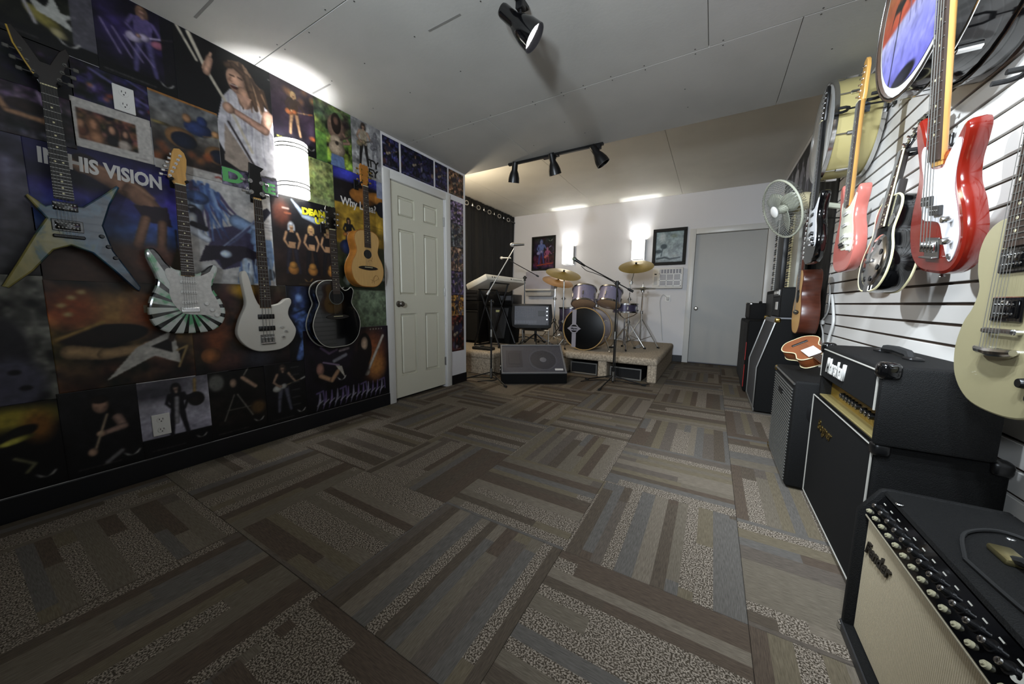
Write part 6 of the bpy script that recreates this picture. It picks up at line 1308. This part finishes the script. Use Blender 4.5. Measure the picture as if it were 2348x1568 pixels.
# -- red-trimmed cabinet and the far stack
t, w = amp('black speaker cabinet with red edging behind the slanted cabinet', 'speaker_cabinet', .35, 4.5, 5.0, .01, .79, .38, 'speaker', M_tolexd)
MB().box((w-.03, .35, -.002), (w-.012, .55, .005), .002).box((w-.03, .05, -.002), (w-.012, .3, .005), .002).build('red_edging', mat('red_trim', '#a31f1a', .4), t)
MB().box((-w+.03, .03, -.002), (w-.05, .76, .004), .003).build('grille_cloth', mat('black_grille_cloth', '#0c0c0d', .9), t)
t, w = amp('black speaker cabinet at the foot of the grey door, furthest along the right wall', 'speaker_cabinet', .36, 5.1, 5.76, .01, .775, .36, 'speaker', M_tolexd)
MB().box((-w+.025, .025, -.002), (w-.025, .75, .004), .003).build('grille_cloth', mat('charcoal_cloth', '#222224', .85), t)
MB().box((-w+.03, .3, .003), (-w+.08, .34, .008), .002).build('badge', M_steel, t)
for s_ in (-1, 1): MB().cyl((s_*.25, -.01, -.05), (s_*.25, .004, -.05), .02).build('foot', M_rub, t)
t, w = amp('black amplifier head with rounded corners on the furthest cabinet', 'amplifier_head', .4, 5.14, 5.7, .787, .205, .27)
MB().box((-w+.02, .02, -.002), (w-.02, .185, .004), .003).build('front_panel', mat('charcoal_cloth', '#222224', .85), t)
corners(t, [(-w+.012, .193, -.012), (w-.012, .193, -.012), (w-.012, .193, -.25)], M_steel, .018)
MB().tube([(-.1, .205, -.13), (-.07, .222, -.13), (.07, .222, -.13), (.1, .205, -.13)], .01, 6).build('handle', M_rub, t)
# -- ukulele lying head down on the ribbed amplifier
UK = [(0, 0), (.05, .006), (.085, .045), (.09, .085), (.066, .125), (.058, .15), (.066, .18), (.072, .205), (.055, .235), (0, .245), (-.055, .235), (-.072, .205), (-.066, .18), (-.058, .15), (-.066, .125), (-.09, .085), (-.085, .045), (-.05, .006)]
ux = Vector((.1, -.12, 0)).normalized(); uy = Vector((.12, -.45, -.125)); uz = Vector((-.42, -.35, .8))
uy.normalize(); uz = (uz-uy*uz.dot(uy)).normalized(); ux = uy.cross(uz)
t = thing('ukulele', 'small orange-brown ukulele lying head down on the ribbed amplifier', 'ukulele', (.46, 2.62, .72), fr(ux, uy, uz))
M_uk = mat('orange_mahogany', '#7d4a2e', .35, noise=.12, nscale=14); oc = catmull(UK, 4)
MB().prism(oc, 0, .055, .003).build('body', mat('brown_side', '#6d3a1c', .35), t); MB().prism([(x*.99, y) for x, y in oc], .0545, .057, .0006).build('top', M_uk, t)
for z in (.0555, .001): MB().tube([(x, y, z) for x, y in oc], .0028, 6, True).build('binding', M_cream, t)
MB().cyl((0, .165, .0565), (0, .165, .0578), .024, n=20).build('sound_hole', M_blk, t)
MB().box((-.04, .06, .0568), (.04, .075, .063), .002).build('bridge', M_ebony, t)
MB().box((-.018, .18, .057), (.018, .4, .066), .004).build('neck', M_uk, t); MB().box((-.0175, .17, .066), (.0175, .4, .07), .001).build('fretboard', M_rose, t)
MB().box((-.03, .16, .0702), (.032, .25, .0712)).build('paper_tag', mat('white_paper_tag', '#c9c7c4', .7), t)
MB().prism([(-.018, .4), (.018, .4), (.03, .42), (.03, .47), (-.03, .47), (-.03, .42)], .054, .064, .002).build('headstock', M_uk, t)
tree_strings(t, 4, .03, .025, .068, .4, .068, .072)
# ================================================================ drums, fan, keyboards and cloth on the right wall
def head_print():
    c = Canvas(.6, .6, .005, '#b9b4c4'); u_, v_ = c.X*2-1, c.Y*2-1; c.X, c.Y = .5+.5*u_*np.sqrt(1-v_**2/2), .5+.5*v_*np.sqrt(1-u_**2/2); c.vgrad((0, '#5a56b0'), (.25, '#7a78c8'), (.42, '#a9a6cf'), (.45, '#b9442c'), (.65, '#c8683a'), (.85, '#c99a58'), (1, '#b9a070'))
    c.noise(.06, 5).ell(.5, .8, .3, .3, '#a29cae').ell(.56, .76, .26, .26, '#c2bccb').ell(.57, .76, .245, .245, '#c04a2c').ell(.58, .88, .2, .1, '#d08a50', soft=.5)
    c.line([(.2, .1), (.26, .5)], .014, '#1a1a24')
    for a in range(9): an = .1+a*.36; c.line([(.26, .52), (.26+.09*math.cos(an), .54+.05*math.sin(an)), (.26+.13*math.cos(an), .5+.07*math.sin(an)-.03)], [.02, .016, .004], '#20211f')
    c.ell(.4, .05, .16, .05, '#23232c')
    for k in range(5): c.line([(.4+.07*k, .52), (.41+.07*k, .36)], .012, '#5a5680')
    return c
M_wdark = mat('dark_walnut_hoop', '#3b2a1e', .35, noise=.2, nscale=12)
t = drum('bass_drum', 'black bass drum with a painted sunset and palm head, high on the slat wall', (.535, 1.82, 2.075), (1, 0, 0), .33, .2, M_blkg, mat('white_drum_head', '#c9c8c4', .45), mat('dark_hollow', '#070504', .9), M_blkg, 8, hoop_w=.05, lining=M_wdark)
hp = head_print(); Rt = t.matrix_world.to_3x3()
o = hp.sheet('painted_head', .6, .6, R_RIGHT, (0, 0, 0), M_printm); o.parent = t; o.matrix_parent_inverse = Matrix()
o.matrix_basis = (Rt.inverted() @ R_RIGHT).to_4x4() @ T(-.3, -.3, -.0045)
q = (Rt.inverted() @ R_RIGHT).to_4x4()
text('Rock', .11, M_blk, t, q @ T(.06, .13, -.002) @ Matrix.Rotation(.15, 4, 'Z'), bold=.002, shear=.3); text('Experience', .06, M_blk, t, q @ T(.06, .05, -.002) @ Matrix.Rotation(.15, 4, 'Z'), bold=.002, shear=.3)
MB().tube([(.344*math.cos(2*PI*k/40), .344*math.sin(2*PI*k/40), .001) for k in range(40)], .003, 6, True).build('hoop_trim', M_chrome, t); MB().tube([(.345*math.cos(2*PI*k/40), .345*math.sin(2*PI*k/40), .052) for k in range(40)], .003, 6, True).build('hoop_trim', M_chrome, t)
b = thing('drum_bracket', 'steel wall bracket behind the sunset bass drum', 'bracket', (XR-.01, 1.82, 2.1)); loc_build(MB().box((XR-.012, 1.7, 2.05), (XR-.007, 1.9, 2.15), .002).cyl((.735, 1.75, 2.1), (XR-.01, 1.75, 2.1), .01).cyl((.735, 1.85, 2.1), (XR-.01, 1.85, 2.1), .01), 'arms', M_steel, b)
t = drum('bass_drum', 'cream bass drum with chrome hoops, high on the wall at the end of the slats', (.53, 3.03, 2.07), (1, 0, 0), .276, .22, mat('cream_wrap', '#b3a671', .3, coat=.2), M_whead, M_whead, M_chrome, 8)
o = MB().prism([(-.03, -.02), (.03, -.02), (.03, .025), (0, .045), (-.03, .025)], 0, .004, .001).build('badge', mat('grey_badge', '#5a6068', .4), t)
sd = t.matrix_world.to_3x3().inverted() @ Vector((0, -1, 0)); o.matrix_local = Matrix.Translation(sd*.275+Vector((0, 0, .12))) @ fr(Vector((0, 0, 1)), sd.cross(Vector((0, 0, 1))), sd).to_4x4()
b = thing('drum_bracket', 'steel wall bracket behind the cream bass drum', 'bracket', (XR-.01, 3.03, 2.0)); loc_build(MB().box((XR-.012, 2.9, 1.95), (XR-.007, 3.16, 2.05), .002).cyl((.74, 3.0, 2.0), (XR-.01, 3.0, 2.0), .01), 'arms', M_steel, b)
# fan
fn = Vector((-math.cos(.376)*math.cos(.36), -math.sin(.376)*math.cos(.36), -math.sin(.36)))
fx = Vector((0, 0, 1)).cross(fn).normalized()
t = thing('wall_fan', 'pale wall fan with a wire cage mounted beyond the guitars', 'fan', (.375, 3.12, 1.645), fr(fx, fn.cross(fx), fn))
M_fan = mat('pale_grey_green_plastic', '#a5a695', .35); M_wire = mat('grey_wire', '#8d8e88', .35, .6)
MB().tube([(.2*math.cos(2*PI*k/48), .2*math.sin(2*PI*k/48), 0) for k in range(48)], .007, 8, True).build('cage_rim', M_fan, t)
s = MB()
for k in range(56):
    a = 2*PI*k/56; ca, sa = math.cos(a), math.sin(a)
    s.tube([(.04*ca, .04*sa, .05), (.13*ca, .13*sa, .042), (.185*ca, .185*sa, .02), (.2*ca, .2*sa, 0)], .0013, 4).tube([(.06*ca, .06*sa, -.085), (.14*ca, .14*sa, -.075), (.19*ca, .19*sa, -.035), (.2*ca, .2*sa, 0)], .0013, 4)
tag(s.build('cage_wires', M_wire, t), kind='stuff')
MB().lathe([(0, .056), (.03, .055), (.042, .048), (.04, .044)], n=20).build('front_badge', M_white, t)
hub = MB().lathe([(0, .03), (.022, .028), (.03, 0), (.03, -.03), (0, -.03)], n=18).build('hub', M_fan, t)
for k in range(3):
    q = MB(); rows = []
    for i in range(7):
        r = .03+.14*i/6; wd = (.035+.05*math.sin(PI*min(1, .25+.75*i/6)))
        rows.append([q.bm.verts.new((r*math.cos(ph)+0, r*math.sin(ph), -.02+.028*(j/4-.5)+.004*i/6)) for j in range(5) for ph in [(j/4-.5)*wd/r*1.6]])
    for a, b_ in zip(rows, rows[1:]):
        for j in range(4): q.bm.faces.new((a[j], a[j+1], b_[j+1], b_[j]))
    o = q.build('blade', mat('smoky_fan_blade', '#a3a595', .2, alpha=.75), t); o.rotation_euler.z = k*2*PI/3+.3; o.modifiers.new('thick', 'SOLIDIFY').thickness = .002
MB().lathe([(0, -.2), (.045, -.195), (.06, -.16), (.065, -.09), (.03, -.08), (0, -.08)], n=24).build('motor_housing', mat('cream_motor', '#b8ad8c', .4), t)
pw = Vector((.755, 3.16, 1.62)); q = MB().tube([Vector((.375, 3.12, 1.645))-fn*.16, Vector((.6, 3.16, 1.66)), pw], .018).box(pw+Vector((-.005, -.05, -.09)), pw+Vector((.012, .05, .09)), .006); loc_build(q, 'wall_arm', M_fan, t)
# keyboards standing on end
def upright_keys(label, X, y0, y1, z0, z1, body, key, black, flip=False):
    t = thing('keyboard', label, 'keyboard', (X, (y0+y1)/2, z0), R_RIGHT, 'keyboards standing on end'); w = (y1-y0)/2; h = z1-z0
    MB().box((-w, 0, -.07), (w, h, 0), .008, 2).build('case', body, t)
    a = None; n = int(h/.024)
    kx0, kx1 = -w+.01, -w+.15
    for k in range(n):
        if a is None: a = MB().box((kx0, .001, -.001), (kx1, .0225, .012), .002).build('white_key', key, t); a.location.y = .01
        else: dup(a, parent=t, loc=(0, .01+k*.024, 0))
    a = None
    for k in range(n-1):
        if k % 7 in (2, 6): continue
        if a is None: a = MB().box((kx1-.09, 0, .01), (kx1, .012, .022), .002).build('black_key', black, t); a.location.y = .01+(k+1)*.024-.006
        else: dup(a, parent=t, loc=(0, .01+(k+1)*.024-.006, 0))
    return t
upright_keys('black keyboard standing on end by the casing of the grey door', .62, 4.8, 5.3, 1.13, 1.98, M_blks, M_white, M_blk)
upright_keys('cream and grey keyboard standing on end under the wall fan', .63, 4.05, 4.44, 1.135, 1.86, mat('cream_grey_case', '#a9a89c', .4), M_cream, M_blk)
t = thing('shelf_box', 'black equipment box under the upright keyboards', 'box', (.66, 4.65, .8)); loc_build(MB().box((.55, 4.46, .805), (.755, 5.08, 1.128), .01, 2), 'case', M_tolexd, t); loc_build(MB().box((.545, 4.5, .84), (.552, 5.04, 1.09), .003), 'front_panel', M_blk, t)
t = thing('shelf_box', 'black equipment box behind the small practice amplifier', 'box', (.68, 4.25, .86)); loc_build(MB().box((.6, 4.14, .857), (.755, 4.43, 1.13), .01, 2), 'case', M_tolexd, t); loc_build(MB().box((.595, 4.17, .88), (.602, 4.4, 1.1), .003), 'front_panel', M_blk, t)
def p(c):
    c.c[:] = hx('#0a0a0d')
    for k in range(7): c.man(.25+k*.42, .0, .92+.06*(k % 3), hair='#5a5a66', skin='#b9b8c4', shirt='#8a8998' if k % 2 else '#c2c1cc', pants='#77768a', gtr='#9b9aaa', nog=k % 2 == 0)
    c.put((c.Y < .06)*1., '#0a0a0d')
c = Canvas(1.7, .75, .008); p(c); o = c.sheet('music_poster', 1.7, .75, R_RIGHT, (XR-.0005, 6.25, 1.93)); tag(o, 'black banner with pale standing figures at the far end of the right wall', 'poster')
t = thing('cloth_banner', 'black cloth hung on the right wall behind the cream drum and the fan', 'cloth', (XR-.004, 4.05, 1.7)); q = MB(); n = 40; cols = []
for i in range(n+1):
    y = 3.565+.96*i/n; cols.append([q.bm.verts.new((XR-.008-.004*math.sin(i*.9), y, z)) for z in (.3, 1.2, 2.36)])
for a, b_ in zip(cols, cols[1:]):
    for k in range(2): q.bm.faces.new((a[k], b_[k], b_[k+1], a[k+1]))
o = loc_build(q, 'cloth', mat('black_curtain_cloth', '#050609', .75), t); o.modifiers.new('thick', 'SOLIDIFY').thickness = .002
M_cord = mat('white_cord', '#c5c4c0', .4)
t = thing('power_cord', 'white cord with an inline switch hanging at the end of the slat wall', 'cord', (.745, 3.35, .9))
loc_build(MB().tube(catmull([(.745, 3.42, 1.12), (.74, 3.36, 1.02), (.745, 3.4, .92), (.738, 3.5, .84), (.742, 3.45, .77), (.745, 3.4, .66)], 6, False), .005, 6), 'wire', M_cord, t); loc_build(MB().box((.728, 3.47, .825), (.752, 3.53, .858), .006), 'switch', M_cord, t)
t = thing('power_cord', 'thick white cord hanging down the slats behind the amplifier head', 'cord', (.75, 3.2, .9)); loc_build(MB().tube(catmull([(.75, 3.36, 1.05), (.748, 3.28, .95), (.748, 3.24, .85), (.745, 3.28, .75), (.74, 3.32, .62)], 6, False), .0085, 6), 'wire', M_cord, t)
# cables on the floor by the stage
t = thing('audio_cable', 'black cable trailing along the carpet under the stage front', 'cable', (-1.2, 4.2, .006))
loc_build(MB().tube(catmull([(-1.35, 4.0, .006), (-1.2, 4.18, .006), (-.97, 4.27, .006), (-.75, 4.22, .006), (-.6, 4.3, .006)], 8, False), .005, 6), 'wire', M_rub, t)
t = thing('audio_cable', 'black cable looping on the floor left of the floor monitor', 'cable', (-2.6, 3.5, .006))
loc_build(MB().tube(catmull([(-2.95, 3.45, .006), (-2.7, 3.35, .006), (-2.55, 3.5, .006), (-2.35, 3.56, .006), (-2.28, 3.48, .006), (-2.42, 3.3, .006)], 8, False), .005, 6), 'wire', M_rub, t)
t = thing('audio_cable', 'black microphone cable drooping along the front boom', 'cable', (-1.1, 4.06, 1.2))
loc_build(MB().tube(catmull([(-1.42, 4.085, 1.42), (-1.36, 4.1, 1.365), (-1.26, 4.095, 1.33), (-1.1, 4.085, 1.262), (-.98, 4.075, 1.16), (-.945, 4.04, .9), (-.95, 4.035, .4), (-.93, 4.0, .05)], 6, False), .004, 6), 'wire', M_rub, t)
